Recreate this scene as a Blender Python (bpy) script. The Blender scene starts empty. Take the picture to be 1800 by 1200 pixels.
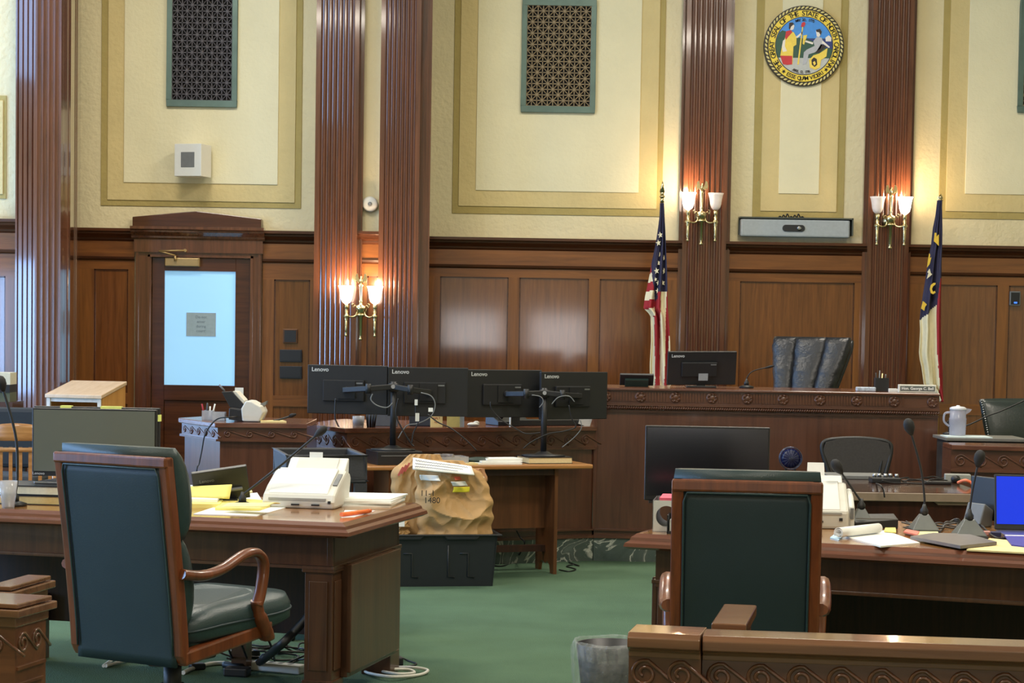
import bpy, bmesh, math, random
from mathutils import Vector, Matrix, noise

# ------------------------------------------------------------------ camera
F = 3600.0                 # focal length in pixels of the 1800x1200 frame
CX, CY = 900.0, 770.0      # principal point
EYE = 1.56
PITCH = math.atan((CY - 575.0) / F)
ROLL = 0.0165
FW = Vector((0, math.cos(PITCH), -math.sin(PITCH)))
_u0 = Vector((0, math.sin(PITCH), math.cos(PITCH)))
_r0 = Vector((1, 0, 0))
RT = _r0 * math.cos(ROLL) + _u0 * math.sin(ROLL)
UP = -_r0 * math.sin(ROLL) + _u0 * math.cos(ROLL)
CAM = Vector((0, 0, EYE))
sc = bpy.context.scene
cd = bpy.data.cameras.new('camera')
cam = bpy.data.objects.new('camera', cd)
sc.collection.objects.link(cam)
m = Matrix.Identity(4)
for i in range(3):
    m[i][0] = RT[i]; m[i][1] = UP[i]; m[i][2] = -FW[i]; m[i][3] = CAM[i]
cam.matrix_world = m
cd.sensor_fit = 'HORIZONTAL'; cd.sensor_width = 36.0
cd.lens = F / 1800 * 36.0
cd.shift_y = (CY - 600.0) / 1800.0
cd.clip_start = 0.05; cd.clip_end = 200
sc.camera = cam
sc.view_settings.view_transform = 'Standard'
sc.view_settings.look = 'None'
sc.view_settings.gamma = 1.0
sc.view_settings.use_curve_mapping = False
sc.view_settings.exposure = -0.5

w = bpy.data.worlds.new('world'); sc.world = w; w.use_nodes = True
w.node_tree.nodes['Background'].inputs[0].default_value = (0.55, 0.7, 1.0, 1)
w.node_tree.nodes['Background'].inputs[1].default_value = 0.5

def area(name, loc, target, sx, sy, power, col):
    l = bpy.data.lights.new(name, 'AREA'); l.shape = 'RECTANGLE'; l.size = sx; l.size_y = sy
    l.energy = power; l.color = col
    o = bpy.data.objects.new(name, l); sc.collection.objects.link(o)
    o.location = loc
    o.rotation_euler = (Vector(target) - Vector(loc)).to_track_quat('-Z', 'Y').to_euler()
    return o
CEIL = 6.9
WARM = (1.0, 0.91, 0.78)
for (lx, ly, pw) in ((-3.0, 14.3, 330), (2.2, 14.3, 360), (-3.0, 8.0, 330), (3.0, 8.0, 380), (-3.0, 1.6, 300), (3.0, 1.6, 300)):
    area('ceiling_light_source', (lx, ly, CEIL - 0.12), (lx, ly, 0), 1.7, 1.2, pw, WARM)
# daylight through the two tiers of windows in the left wall
WIN_Y = (6.7, 9.7, 12.7, 16.2)
WIN_Z = ((0.75, 2.2), (4.15, 6.3))
for ly, pl_, ph_ in zip(WIN_Y, (210, 90, 210, 260), (90, 80, 110, 200)):
    for (z0, z1), pw in zip(WIN_Z, (pl_, ph_)):
        area('window_daylight', (-6.92, ly, (z0 + z1) / 2), (0, ly, (z0 + z1) / 2 - 0.1), 1.5, z1 - z0, pw, (0.30, 0.55, 1.0))

# ------------------------------------------------------------------ picture measurements -> places
def ray(u, v):
    return FW + RT * ((u - CX) / F) + UP * ((CY - v) / F)
def G(u, v, z=0.0):
    d = ray(u, v); t = (z - EYE) / d.z
    return CAM + d * t
def P(u, v, y):
    d = ray(u, v); return CAM + d * (y / d.y)
def pix(p):
    d = Vector(p) - CAM; k = d.dot(FW)
    return (CX + F * d.dot(RT) / k, CY - F * d.dot(UP) / k)

# ------------------------------------------------------------------ materials
MATS = {}
def _bsdf(name):
    mt = bpy.data.materials.new(name); mt.use_nodes = True
    return mt, mt.node_tree, mt.node_tree.nodes['Principled BSDF']
def srgb(r, g, b):
    f = lambda c: (c / 255 / 12.92) if c / 255 <= 0.04045 else ((c / 255 + 0.055) / 1.055) ** 2.4
    return (f(r), f(g), f(b), 1)
def mat(name, col, rough=0.5, metal=0.0, coat=0.0, noise=0.06, nscale=30, bump=0.0, bscale=60, emit=None, trans=0.0, alpha=1.0, spec=0.5):
    if name in MATS: return MATS[name]
    mt, nt, b = _bsdf(name)
    c = srgb(*col)
    b.inputs['Roughness'].default_value = rough
    b.inputs['Metallic'].default_value = metal
    b.inputs['Coat Weight'].default_value = coat
    b.inputs['Specular IOR Level'].default_value = spec
    b.inputs['Transmission Weight'].default_value = trans
    b.inputs['Alpha'].default_value = alpha
    tc = nt.nodes.new('ShaderNodeTexCoord')
    nz = nt.nodes.new('ShaderNodeTexNoise'); nz.inputs['Scale'].default_value = nscale; nz.inputs['Detail'].default_value = 4
    nt.links.new(tc.outputs['Object'], nz.inputs['Vector'])
    rp = nt.nodes.new('ShaderNodeValToRGB')
    rp.color_ramp.elements[0].position = 0.3; rp.color_ramp.elements[1].position = 0.7
    rp.color_ramp.elements[0].color = tuple(x * (1 - noise) for x in c[:3]) + (1,)
    rp.color_ramp.elements[1].color = tuple(min(1, x * (1 + noise)) for x in c[:3]) + (1,)
    nt.links.new(nz.outputs['Fac'], rp.inputs[0]); nt.links.new(rp.outputs[0], b.inputs['Base Color'])
    if bump:
        bn = nt.nodes.new('ShaderNodeTexNoise'); bn.inputs['Scale'].default_value = bscale; bn.inputs['Detail'].default_value = 5
        nt.links.new(tc.outputs['Object'], bn.inputs['Vector'])
        bp = nt.nodes.new('ShaderNodeBump'); bp.inputs['Strength'].default_value = bump; bp.inputs['Distance'].default_value = 0.02
        nt.links.new(bn.outputs['Fac'], bp.inputs['Height']); nt.links.new(bp.outputs[0], b.inputs['Normal'])
    if emit:
        b.inputs['Emission Color'].default_value = srgb(*emit[0]); b.inputs['Emission Strength'].default_value = emit[1]
    MATS[name] = mt
    return mt
def wood(name, c1, c2, rough=0.3, axis='Z', scale=5.0, coat=0.3, bump=0.03):
    if name in MATS: return MATS[name]
    mt, nt, b = _bsdf(name)
    tc = nt.nodes.new('ShaderNodeTexCoord'); mp = nt.nodes.new('ShaderNodeMapping')
    s = {'X': (0.06, 1, 1), 'Y': (1, 0.06, 1), 'Z': (1, 1, 0.06)}[axis]
    mp.inputs['Scale'].default_value = [scale * k for k in s]
    nt.links.new(tc.outputs['Object'], mp.inputs['Vector'])
    n1 = nt.nodes.new('ShaderNodeTexNoise'); n1.inputs['Scale'].default_value = 4; n1.inputs['Detail'].default_value = 6; n1.inputs['Roughness'].default_value = 0.65
    n1.inputs['Distortion'].default_value = 0.6
    nt.links.new(mp.outputs[0], n1.inputs['Vector'])
    rp = nt.nodes.new('ShaderNodeValToRGB')
    rp.color_ramp.elements[0].position = 0.32; rp.color_ramp.elements[1].position = 0.7
    rp.color_ramp.elements[0].color = srgb(*c1); rp.color_ramp.elements[1].color = srgb(*c2)
    nt.links.new(n1.outputs['Fac'], rp.inputs[0]); nt.links.new(rp.outputs[0], b.inputs['Base Color'])
    b.inputs['Roughness'].default_value = rough
    b.inputs['Coat Weight'].default_value = coat; b.inputs['Coat Roughness'].default_value = 0.07
    bp = nt.nodes.new('ShaderNodeBump'); bp.inputs['Strength'].default_value = bump * 4; bp.inputs['Distance'].default_value = 0.004
    nt.links.new(n1.outputs['Fac'], bp.inputs['Height']); nt.links.new(bp.outputs[0], b.inputs['Normal'])
    MATS[name] = mt
    return mt

W_PIL = wood('pilaster_wood', (72, 38, 22), (104, 60, 38), 0.24, 'Z', 6, 1.0, 0.02)
W_DARK = wood('dark_trim_wood', (56, 28, 14), (84, 44, 22), 0.26, 'X', 5)
W_FRAME = wood('frame_wood', (100, 58, 24), (136, 84, 38), 0.28, 'Z', 5)
W_RAILX = wood('rail_wood', (98, 56, 24), (134, 82, 38), 0.28, 'X', 5)
W_PANEL = wood('panel_wood', (88, 48, 20), (120, 70, 32), 0.2, 'Z', 7, 1.0, 0.03)
W_BENCH = wood('bench_wood', (74, 42, 28), (98, 58, 40), 0.34, 'Z', 6, 0.5)
W_BENCHX = wood('bench_moulding_wood', (74, 42, 28), (102, 62, 42), 0.34, 'X', 6, 0.2)
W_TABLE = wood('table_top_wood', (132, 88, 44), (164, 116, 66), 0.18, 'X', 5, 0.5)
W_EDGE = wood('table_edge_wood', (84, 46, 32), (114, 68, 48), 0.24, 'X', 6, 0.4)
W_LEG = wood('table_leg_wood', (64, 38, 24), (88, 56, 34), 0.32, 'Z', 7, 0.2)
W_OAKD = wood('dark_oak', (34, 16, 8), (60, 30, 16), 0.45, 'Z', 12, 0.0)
W_CHAIR = wood('chair_cherry_wood', (84, 40, 18), (124, 64, 30), 0.34, 'Z', 7, 0.3)
W_RAIL = wood('gallery_rail_wood', (80, 46, 28), (110, 68, 42), 0.28, 'X', 4, 0.4)
W_RAILTOP = wood('gallery_rail_cap_wood', (94, 62, 42), (126, 88, 62), 0.22, 'X', 4, 0.5)
W_OAK = wood('light_oak', (150, 98, 48), (186, 132, 76), 0.35, 'X', 6, 0.2)
M_PLAST = mat('plaster_cream', (216, 203, 164), 0.9, noise=0.03, nscale=3, bump=0.5, bscale=22)
M_PLASTL = mat('plaster_light', (220, 212, 178), 0.9, noise=0.03, nscale=3, bump=0.22, bscale=30)
M_TAN = mat('plaster_tan', (203, 184, 132), 0.9, noise=0.04, nscale=4, bump=0.35, bscale=24)
M_OLIVE = mat('plaster_olive', (168, 150, 92), 0.9, noise=0.05, nscale=5, bump=0.35, bscale=24)
M_CARPET = mat('green_carpet', (84, 108, 86), 0.95, noise=0.10, nscale=2.2, bump=0.6, bscale=160, spec=0.1)
M_BLACK = mat('black_plastic', (26, 27, 30), 0.45, noise=0.05)
M_BLACKM = mat('black_matt', (20, 20, 22), 0.7)
M_CABLE = mat('black_cable', (18, 18, 20), 0.5)
M_GREY = mat('grey_plastic', (110, 112, 112), 0.5)
M_WHITE = mat('white_plastic', (216, 216, 210), 0.45, noise=0.02)
M_WHITE2 = mat('offwhite_plastic', (206, 204, 194), 0.5, noise=0.02)
M_PAPER = mat('white_paper', (236, 236, 230), 0.8, noise=0.03)
M_YELLOW = mat('yellow_paper', (240, 226, 130), 0.8, noise=0.03)
M_MANILA = mat('manila_paper', (232, 214, 156), 0.8, noise=0.03)
M_KRAFT = mat('kraft_paper', (184, 146, 96), 0.75, noise=0.08, nscale=8, bump=0.3, bscale=14)
M_BRASS = mat('brass', (206, 192, 148), 0.25, metal=1.0)
M_STEEL = mat('steel', (170, 172, 176), 0.3, metal=1.0)
M_LEATHG = mat('green_leather', (40, 58, 60), 0.36, noise=0.08, nscale=14, bump=0.12, bscale=220)
M_LEATHP = mat('green_leather_back', (30, 46, 52), 0.5, noise=0.05, nscale=10, bump=0.06, bscale=260)
M_LEATHB = mat('navy_black_leather', (13, 16, 24), 0.36, noise=0.1, nscale=10, bump=0.25, bscale=40)
M_INK = mat('black_ink', (24, 24, 26), 0.7)
M_INKB = mat('blue_ink', (50, 70, 130), 0.7)
M_LOGO = mat('logo_white', (196, 198, 200), 0.5)
M_RED = mat('flag_red', (150, 26, 36), 0.75, noise=0.08)
M_FWHITE = mat('flag_white', (222, 212, 178), 0.75, noise=0.04)
M_NAVY = mat('flag_navy', (40, 38, 66), 0.75, noise=0.08)
M_FYEL = mat('flag_yellow', (226, 186, 60), 0.7)

# ------------------------------------------------------------------ mesh builder
class MB:
    def __init__(s):
        s.v = []; s.f = []; s.m = []; s.s = []; s.M = Matrix.Identity(4)
    def add(s, vs, fs, mi=0, sm=False):
        o = len(s.v)
        s.v += [s.M @ Vector(p) for p in vs]
        for k, f in enumerate(fs):
            s.f.append([o + i for i in f]); s.m.append(mi[k] if isinstance(mi, list) else mi); s.s.append(sm)
        return s
    def box(s, x0, x1, y0, y1, z0, z1, mi=0):
        vs = [(x, y, z) for z in (z0, z1) for (x, y) in ((x0, y0), (x1, y0), (x1, y1), (x0, y1))]
        return s.add(vs, [(3, 2, 1, 0), (4, 5, 6, 7), (0, 1, 5, 4), (1, 2, 6, 5), (2, 3, 7, 6), (3, 0, 4, 7)], mi)
    def cbox(s, c, d, mi=0, R=None):
        vs = []
        for z in (-.5, .5):
            for (x, y) in ((-.5, -.5), (.5, -.5), (.5, .5), (-.5, .5)):
                q = Vector((x * d[0], y * d[1], z * d[2]))
                if R is not None: q = R @ q
                vs.append(q + Vector(c))
        return s.add(vs, [(3, 2, 1, 0), (4, 5, 6, 7), (0, 1, 5, 4), (1, 2, 6, 5), (2, 3, 7, 6), (3, 0, 4, 7)], mi)
    def hexa(s, b, t, mi=0):
        return s.add(list(b) + list(t), [(3, 2, 1, 0), (4, 5, 6, 7), (0, 1, 5, 4), (1, 2, 6, 5), (2, 3, 7, 6), (3, 0, 4, 7)], mi)
    def prism(s, poly, z0, z1, mi=0, sm=False):
        n = len(poly)
        vs = [(x, y, z0) for x, y in poly] + [(x, y, z1) for x, y in poly]
        fs = [tuple(range(n - 1, -1, -1)), tuple(range(n, 2 * n))] + [(i, (i + 1) % n, n + (i + 1) % n, n + i) for i in range(n)]
        return s.add(vs, fs, mi, sm)
    def prismy(s, poly, y0, y1, mi=0):       # poly in x,z ; facing -y first
        n = len(poly)
        vs = [(x, y0, z) for x, z in poly] + [(x, y1, z) for x, z in poly]
        fs = [tuple(range(n)), tuple(range(2 * n - 1, n - 1, -1))] + [(n + i, n + (i + 1) % n, (i + 1) % n, i) for i in range(n)]
        return s.add(vs, fs, mi)
    def prismx(s, poly, x0, x1, mi=0):       # poly in y,z
        n = len(poly)
        vs = [(x0, y, z) for y, z in poly] + [(x1, y, z) for y, z in poly]
        fs = [tuple(range(n)), tuple(range(2 * n - 1, n - 1, -1))] + [(n + i, n + (i + 1) % n, (i + 1) % n, i) for i in range(n)]
        return s.add(vs, fs, mi)
    def tube(s, pts, r, n=8, mi=0, caps=True, closed=False, flat=1.0):
        pts = [Vector(p) for p in pts]; N = len(pts)
        rr = r if isinstance(r, (list, tuple)) else [r] * N
        rings = []; prev = None
        for i, p in enumerate(pts):
            if closed: t = pts[(i + 1) % N] - pts[i - 1]
            else: t = pts[min(i + 1, N - 1)] - pts[max(i - 1, 0)]
            if t.length < 1e-9: t = Vector((0, 0, 1))
            t.normalize()
            if prev is None:
                a = Vector((0, 0, 1)) if abs(t.z) < 0.9 else Vector((0, 1, 0))
                n1 = t.cross(a).normalized()
            else:
                n1 = (prev - t * prev.dot(t))
                if n1.length < 1e-6: n1 = t.cross(Vector((0, 1, 0)))
                n1.normalize()
            prev = n1; n2 = t.cross(n1)
            rings.append([p + (n1 * math.cos(2 * math.pi * k / n) + n2 * math.sin(2 * math.pi * k / n) * flat) * rr[i] for k in range(n)])
        return s.loft(rings, mi, True, caps and not closed, closed)
    def loft(s, rings, mi=0, sm=True, caps=True, closed=False):
        n = len(rings[0]); N = len(rings)
        vs = [p for r in rings for p in r]; fs = []
        for i in range(N if closed else N - 1):
            a = i * n; b = ((i + 1) % N) * n
            for k in range(n):
                fs.append((a + k, a + (k + 1) % n, b + (k + 1) % n, b + k))
        s.add(vs, fs, mi, sm)
        if caps:
            s.add(rings[0], [tuple(range(n - 1, -1, -1))], mi); s.add(rings[-1], [tuple(range(n))], mi)
        return s
    def cyl(s, p0, p1, r0, r1=None, n=20, mi=0):
        return s.tube([p0, p1], [r0, r0 if r1 is None else r1], n, mi)
    def lathe(s, prof, c=(0, 0, 0), n=24, mi=0, caps=True, sx=1, sy=1):
        rings = [[(c[0] + r * sx * math.cos(2 * math.pi * k / n), c[1] + r * sy * math.sin(2 * math.pi * k / n), c[2] + z) for k in range(n)] for r, z in prof]
        return s.loft(rings, mi, True, caps)
    def grid(s, fn, nu, nv, mi=0, sm=True):
        vs = [fn(i / nu, j / nv) for j in range(nv + 1) for i in range(nu + 1)]
        fs = []; ms = []
        for j in range(nv):
            for i in range(nu):
                a = j * (nu + 1) + i
                fs.append((a, a + 1, a + nu + 2, a + nu + 1))
                ms.append(mi((i + .5) / nu, (j + .5) / nv) if callable(mi) else mi)
        return s.add(vs, fs, ms, sm)
    def ball(s, c, r, n=12, mi=0):
        rx, ry, rz = r if isinstance(r, (tuple, list)) else (r, r, r)
        rings = []
        for j in range(1, n):
            a = math.pi * j / n
            rings.append([(c[0] + rx * math.sin(a) * math.cos(2 * math.pi * k / n), c[1] + ry * math.sin(a) * math.sin(2 * math.pi * k / n), c[2] - rz * math.cos(a)) for k in range(n)])
        return s.loft(rings, mi, True, True)
def build(name, mb, mats, parent=None, bevel=0, sub=0, kind=None, label=None, solid=0):
    me = bpy.data.meshes.new(name)
    me.from_pydata([tuple(p) for p in mb.v], [], mb.f)
    for q in (mats if isinstance(mats, (list, tuple)) else [mats]): me.materials.append(q)
    me.polygons.foreach_set('material_index', mb.m)
    me.polygons.foreach_set('use_smooth', mb.s)
    me.update()
    bm = bmesh.new(); bm.from_mesh(me); bmesh.ops.remove_doubles(bm, verts=bm.verts, dist=1e-5)
    bmesh.ops.recalc_face_normals(bm, faces=bm.faces); bm.to_mesh(me); bm.free()
    o = bpy.data.objects.new(name, me); sc.collection.objects.link(o)
    if parent: o.parent = parent
    if solid:
        sd = o.modifiers.new('s', 'SOLIDIFY'); sd.thickness = solid; sd.offset = 0
    if bevel:
        b = o.modifiers.new('b', 'BEVEL'); b.width = bevel; b.segments = 2; b.limit_method = 'ANGLE'; b.angle_limit = 0.7
    if sub:
        b = o.modifiers.new('u', 'SUBSURF'); b.levels = sub; b.render_levels = sub
    if kind: o['kind'] = kind
    if label: o['label'] = label
    return o
def thing(name, label, cat, loc=(0, 0, 0), rz=0.0, group=None):
    o = bpy.data.objects.new(name, None); sc.collection.objects.link(o)
    o.empty_display_size = 0.1
    o.location = loc; o.rotation_euler = (0, 0, rz); o['label'] = label; o['category'] = cat
    if group: o['group'] = group
    return o
def single(name, label, cat, mb, mats, loc=(0, 0, 0), rz=0.0, group=None, **k):
    o = build(name, mb, mats, **k); o.location = loc; o.rotation_euler = (0, 0, rz)
    o['label'] = label; o['category'] = cat
    if group: o['group'] = group
    return o
def world_single(name, label, cat, mb, mats, group=None, **k):     # mesh given in world coordinates, origin moved to its base
    c = sum((Vector(p) for p in mb.v), Vector()) / len(mb.v); c.z = min(p.z for p in mb.v)
    mb.v = [Vector(p) - c for p in mb.v]
    return single(name, label, cat, mb, mats, loc=c, group=group, **k)
def struct(name, mb, mats, **k):
    return build(name, mb, mats, kind=k.pop('kind', 'structure'), **k)
def lettering(name, s, size, mtx, mt, parent=None, depth=0.001, bold=0.0, align='CENTER', sx=1.0, label=None):
    cu = bpy.data.curves.new(name, 'FONT'); cu.body = s; cu.size = size; cu.extrude = depth; cu.offset = bold
    cu.align_x = align; cu.align_y = 'CENTER'; cu.resolution_u = 3
    t = bpy.data.objects.new(name + '_tmp', cu); sc.collection.objects.link(t)
    bpy.context.view_layer.update()
    me = bpy.data.meshes.new_from_object(t.evaluated_get(bpy.context.evaluated_depsgraph_get()))
    bpy.data.objects.remove(t)
    me.transform(mtx @ Matrix.Diagonal((sx, 1, 1, 1)))
    me.materials.clear(); me.materials.append(mt)
    o = bpy.data.objects.new(name, me); sc.collection.objects.link(o)
    if parent: o.parent = parent
    if label: o['label'] = label
    return o
FRONT = Matrix.Rotation(math.pi / 2, 4, 'X')       # text facing -Y
def RZ(a): return Matrix.Rotation(a, 4, 'Z')
def TR(x, y, z): return Matrix.Translation((x, y, z))
def bez(p, n=16):         # Catmull-Rom through the points
    p = [Vector(q) for q in p]; q = [p[0]] + p + [p[-1]]; out = []
    for i in range(1, len(q) - 2):
        for k in range(n):
            t = k / n
            out.append(0.5 * ((2 * q[i]) + (q[i + 1] - q[i - 1]) * t + (2 * q[i - 1] - 5 * q[i] + 4 * q[i + 1] - q[i + 2]) * t * t + (3 * q[i] - q[i - 1] - 3 * q[i + 1] + q[i + 2]) * t ** 3))
    out.append(p[-1]); return out
# ------------------------------------------------------------------ the room
YM, YD, YR, YL = 19.45, 18.80, 18.60, 17.40         # wall planes: main, door bay, narrow bay, far left bay
ZC = 2.40                                           # top of the wainscot cornice
def X(u, v, y): return P(u, v, y).x
def Z(u, v, y): return P(u, v, y).z
struct('floor', MB().box(-7.2, 8.2, -4.2, 20.2, -0.1, 0), M_CARPET)
struct('ceiling', MB().box(-7.2, 8.2, -4.2, 20.2, CEIL, CEIL + 0.15), M_PLASTL)
lw = MB()
def wall_with_holes(mb, y0, y1, x0, x1, z0, z1, holes):
    ys = sorted({y0, y1} | {h[0] for h in holes} | {h[1] for h in holes})
    zs = sorted({z0, z1} | {h[2] for h in holes} | {h[3] for h in holes})
    for a, b in zip(ys, ys[1:]):
        for c, d in zip(zs, zs[1:]):
            if any(h[0] <= a and b <= h[1] and h[2] <= c and d <= h[3] for h in holes): continue
            mb.box(x0, x1, a, b, c, d)
holes = [(cy - 0.8, cy + 0.8, z0, z1) for cy in WIN_Y for z0, z1 in WIN_Z]
wall_with_holes(lw, -4.2, 20.2, -7.2, -7.0, 0, CEIL, holes)
struct('wall_left', lw, M_PLAST)
M_SKYGLASS = mat('daylit_glass', (190, 215, 255), 0.2, emit=((150, 195, 255), 2.2))
for i, (a, b, c, d) in enumerate(holes):
    fr = MB()
    for q in (a, b - 0.06, (a + b) / 2 - 0.02): fr.box(-7.12, -7.02, q, q + 0.06, c, d)
    for q in (c, d - 0.06, (c + d) / 2 - 0.03): fr.box(-7.12, -7.02, a, b, q, q + 0.06)
    wo = struct('window_%d' % (i + 1), fr, W_DARK)
    build('pane', MB().box(-7.10, -7.08, a, b, c, d), M_SKYGLASS, wo)
struct('wall_right', MB().box(8.0, 8.2, -4.2, 20.2, 0, CEIL), M_PLAST)
rw = MB()
rh = [(-1.5, -0.2, 0.9, 1.9), (0.3, 1.6, 0.9, 1.9)]
for a, b in ((-7.2, -1.5), (-0.2, 0.3), (1.6, 8.2)): rw.box(a, b, -4.2, -4.0, 0, CEIL)
for a, b, c, d in rh: rw.box(a, b, -4.2, -4.0, 0, c); rw.box(a, b, -4.2, -4.0, d, CEIL)
struct('wall_rear', rw, M_PLAST)
for i, (a, b, c, d) in enumerate(rh):
    fr = MB().box(a, b, -4.1, -4.0, c, c + 0.05).box(a, b, -4.1, -4.0, d - 0.05, d).box(a, a + .05, -4.1, -4.0, c, d).box(b - .05, b, -4.1, -4, c, d)
    wo = struct('window_%d' % (i + 9), fr, W_DARK)
    build('pane', MB().box(a, b, -4.08, -4.06, c, d), mat('rear_daylit_glass', (230, 235, 255), 0.2, emit=((245, 240, 240), 11.0)), wo)

XA = X(141, 400, YD)          # door bay left edge, hidden behind the pier
XB = X(590, 400, YD)
XC = X(712, 400, YM)
struct('wall_back', MB().box(XC, 8.2, YM, YM + .2, 0, CEIL), M_PLAST)
struct('wall_back_bay', MB().box(XA - .6, XB + .1, YD, YD + .2, 0, CEIL), M_PLAST)
struct('wall_back_narrow', MB().box(XB - .1, XC + .12, YR, YR + .15, 0, CEIL), M_PLAST)
struct('wall_back_left', MB().box(-7.0, X(45, 400, YL), YL, YL + .2, 0, CEIL), M_PLAST)

trim_no = [0]
def trim(mb, mats, **k):
    trim_no[0] += 1
    return struct('trim_%d' % trim_no[0], mb, mats, **k)
def cornice(mb, x0, x1, Y, zt=ZC, mi=0):
    prof = [(0, zt), (-.13, zt), (-.13, zt - .025), (-.105, zt - .035), (-.10, zt - .05), (-.055, zt - .085), (-.05, zt - .10), (-.035, zt - .115), (0, zt - .115)]
    mb.prismx([(Y + a, b) for a, b in prof], x0, x1, mi)
def wainscot(x0, x1, Y, panels, ptop=2.03, pbot=0.9, low=True):
    mb = MB()
    cornice(mb, x0, x1, Y)
    mb.box(x0, x1, Y - .035, Y, 2.14, 2.29, 2)                        # frieze board
    mb.prismx([(Y, 2.145), (Y - .06, 2.145), (Y - .055, 2.125), (Y - .035, 2.11), (Y, 2.11)], x0, x1, 0)
    mb.box(x0, x1, Y - .03, Y, ptop, 2.11, 2)                         # top rail
    xs = [x0] + [q for p in panels for q in p] + [x1]
    for a, b in zip(xs[::2], xs[1::2]): mb.box(a, b, Y - .03, Y, 0.2, ptop, 1)
    for a, b in panels:
        mb.box(a, b, Y - .012, Y, pbot, ptop, 3)
        mb.box(a, b, Y - .03, Y, pbot - .1, pbot, 2)
        mb.box(a, b, Y - .012, Y, .3, pbot - .1, 3)
        mb.box(a, b, Y - .03, Y, .2, .3, 2)
        for q, s in ((a, 1), (b, -1)):                                # thin inner moulding
            mb.box(min(q, q + s * .012), max(q, q + s * .012), Y - .022, Y, pbot, ptop, 0)
        mb.box(a, b, Y - .022, Y, ptop - .012, ptop, 0)
    mb.box(x0, x1, Y - .05, Y, 0, .2, 2)
    return trim(mb, [W_DARK, W_FRAME, W_RAILX, W_PANEL])
def pu(a, b, y, v=560): return (X(a, v, y), X(b, v, y))
wainscot(XC, X(1240, 430, YM), YM, [pu(773, 893, YM), pu(912, 1034, YM), pu(1053, 1150, YM)])
wainscot(X(1240, 430, YM), X(1560, 430, YM), YM, [pu(1299, 1500, YM)])
wainscot(X(1560, 430, YM), 8.0, YM, [pu(1640, 1751, YM), pu(1771, 1860, YM), (X(1880, 500, YM), 7.6)])
wainscot(XA - .5, X(238, 430, YD), YD, [pu(166, 226, YD)])
wainscot(X(463, 430, YD), XB, YD, [pu(482, 545, YD)], ptop=1.96)
wainscot(XB, XC, YR, [pu(645, 664, YR)], ptop=2.0)
wainscot(-7.0, X(45, 430, YL), YL, [(-6.4, -5.2), (-5.0, X(11, 560, YL))], ptop=1.92)

# painted and raised plaster borders of the upper wall
def nest(Y, u0, u1, v0, um0, um1, vm, ui0, ui1, vi, vr=200, top=5.6, vtop=None):
    for k, (a, b, vb, mt) in enumerate(((u0, u1, v0, M_OLIVE), (um0, um1, vm, M_TAN), (ui0, ui1, vi, M_PLASTL))):
        xa, xb = X(a, vr, Y), X(b, vr, Y); zb = Z((a + b) / 2, vb, Y)
        zt = top - .25 * k if vtop is None else Z(a, vtop[k], Y)
        t = .010 * (k + 1)
        trim(MB().box(xa, xb, Y - t, Y, zb, zt), mt, bevel=.004)
nest(YM, 797, 1167, 378, 808, 1157, 365, 838, 1125, 337)
nest(YM, 1326, 1487, 384, 1340, 1474, 372, 1371, 1442, 341)
nest(YM, 1654, 2100, 387.5, 1666, 2090, 375, 1699, 2060, 344)
nest(YD, 178, 531, 364, 190, 520, 354, 219, 490, 323)
nest(YL, -300, 12, 347, -290, 6.5, 339, -260, -20, 325, vtop=(163, 172, 190))

# fluted pilasters
def flute_line(p0, p1, n, depth, margin, out, wfr=.68):
    """plan points along p0->p1 with n flutes cut in; out = outward unit normal"""
    p0 = Vector(p0); p1 = Vector(p1); L = (p1 - p0).length; d = (p1 - p0) / L; pts = [p0]
    pitch = (L - 2 * margin) / n; wf = pitch * wfr
    for i in range(n):
        c = margin + pitch * (i + .5)
        for k in range(7):
            a = math.pi * k / 6
            pts.append(p0 + d * (c - wf / 2 * math.cos(a)) - out * depth * math.sin(a))
    pts.append(p1); return pts
def pilaster(uL, uR, vr, Y, back=(0.05, 0.05), n=7, prot=.16, sides=.02):
    xl, xr = X(uL, vr, Y - prot), X(uR, vr, Y - prot)
    f = flute_line((xl, Y - prot), (xr, Y - prot), n, .018, .035, Vector((0, -1)))
    poly = [(xl, Y)] + [(p.x, p.y) for p in f] + [(xr, Y)]
    mb = MB().prism(poly, .35, CEIL)
    mb.box(xl - back[0], xr + back[1], Y - .065, Y, .35, CEIL)
    for s, q, b in ((-1, xl, back[0]), (1, xr, back[1])):
        k = 1
        while k * .03 < b:
            c = q + s * (k * .03); mb.box(c - .006, c + .006, Y - .075, Y, .35, CEIL); k += 1
    mb.box(xl - back[0] - .02, xr + back[1] + .02, Y - prot - .03, Y, 0, .35)
    return trim(mb, W_PIL)
pilaster(1202, 1279, 300, YM, (.028, .045))
pilaster(1528, 1601, 300, YM, (.03, .035))
pilaster(553.5, 629, 300, YR, (.005, .04))
pilaster(667, 737, 300, YR, (.005, .095))
# corner pier at the left, three fluted facets
b = P(61.5, 300, 17.15)
_m = P(44, 560, 17.16); _d = Vector((_m.x, _m.y)).normalized(); _r = (Vector((-6.92, 12.7)) - Vector((_m.x, _m.y))).normalized(); _n = (_r - _d).normalized(); _t = Vector((_n.y, -_n.x)); _t = _t if _t.x < 0 else -_t
a = Vector((b.x + _t.x * .172, b.y + _t.y * .172, 2))
c = P(84, 300, 17.05); d = P(107, 300, 17.12); e = P(124, 300, 17.32); f = P(141.5, 300, 18.82)
def n2(p, q):
    t = Vector((q.x - p.x, q.y - p.y)).normalized(); return Vector((t.y, -t.x))
pl = [(a.x, 17.6)]
for p, q, n, dp, mg in ((a, b, 4, .016, .0), (b, d, 4, .012, .01), (d, e, 1, .004, .01), (e, f, 3, .02, .5)):
    pl += [(t.x, t.y) for t in flute_line((p.x, p.y), (q.x, q.y), n, dp, mg, n2(p, q), .34 if p is a else .68)]
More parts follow.
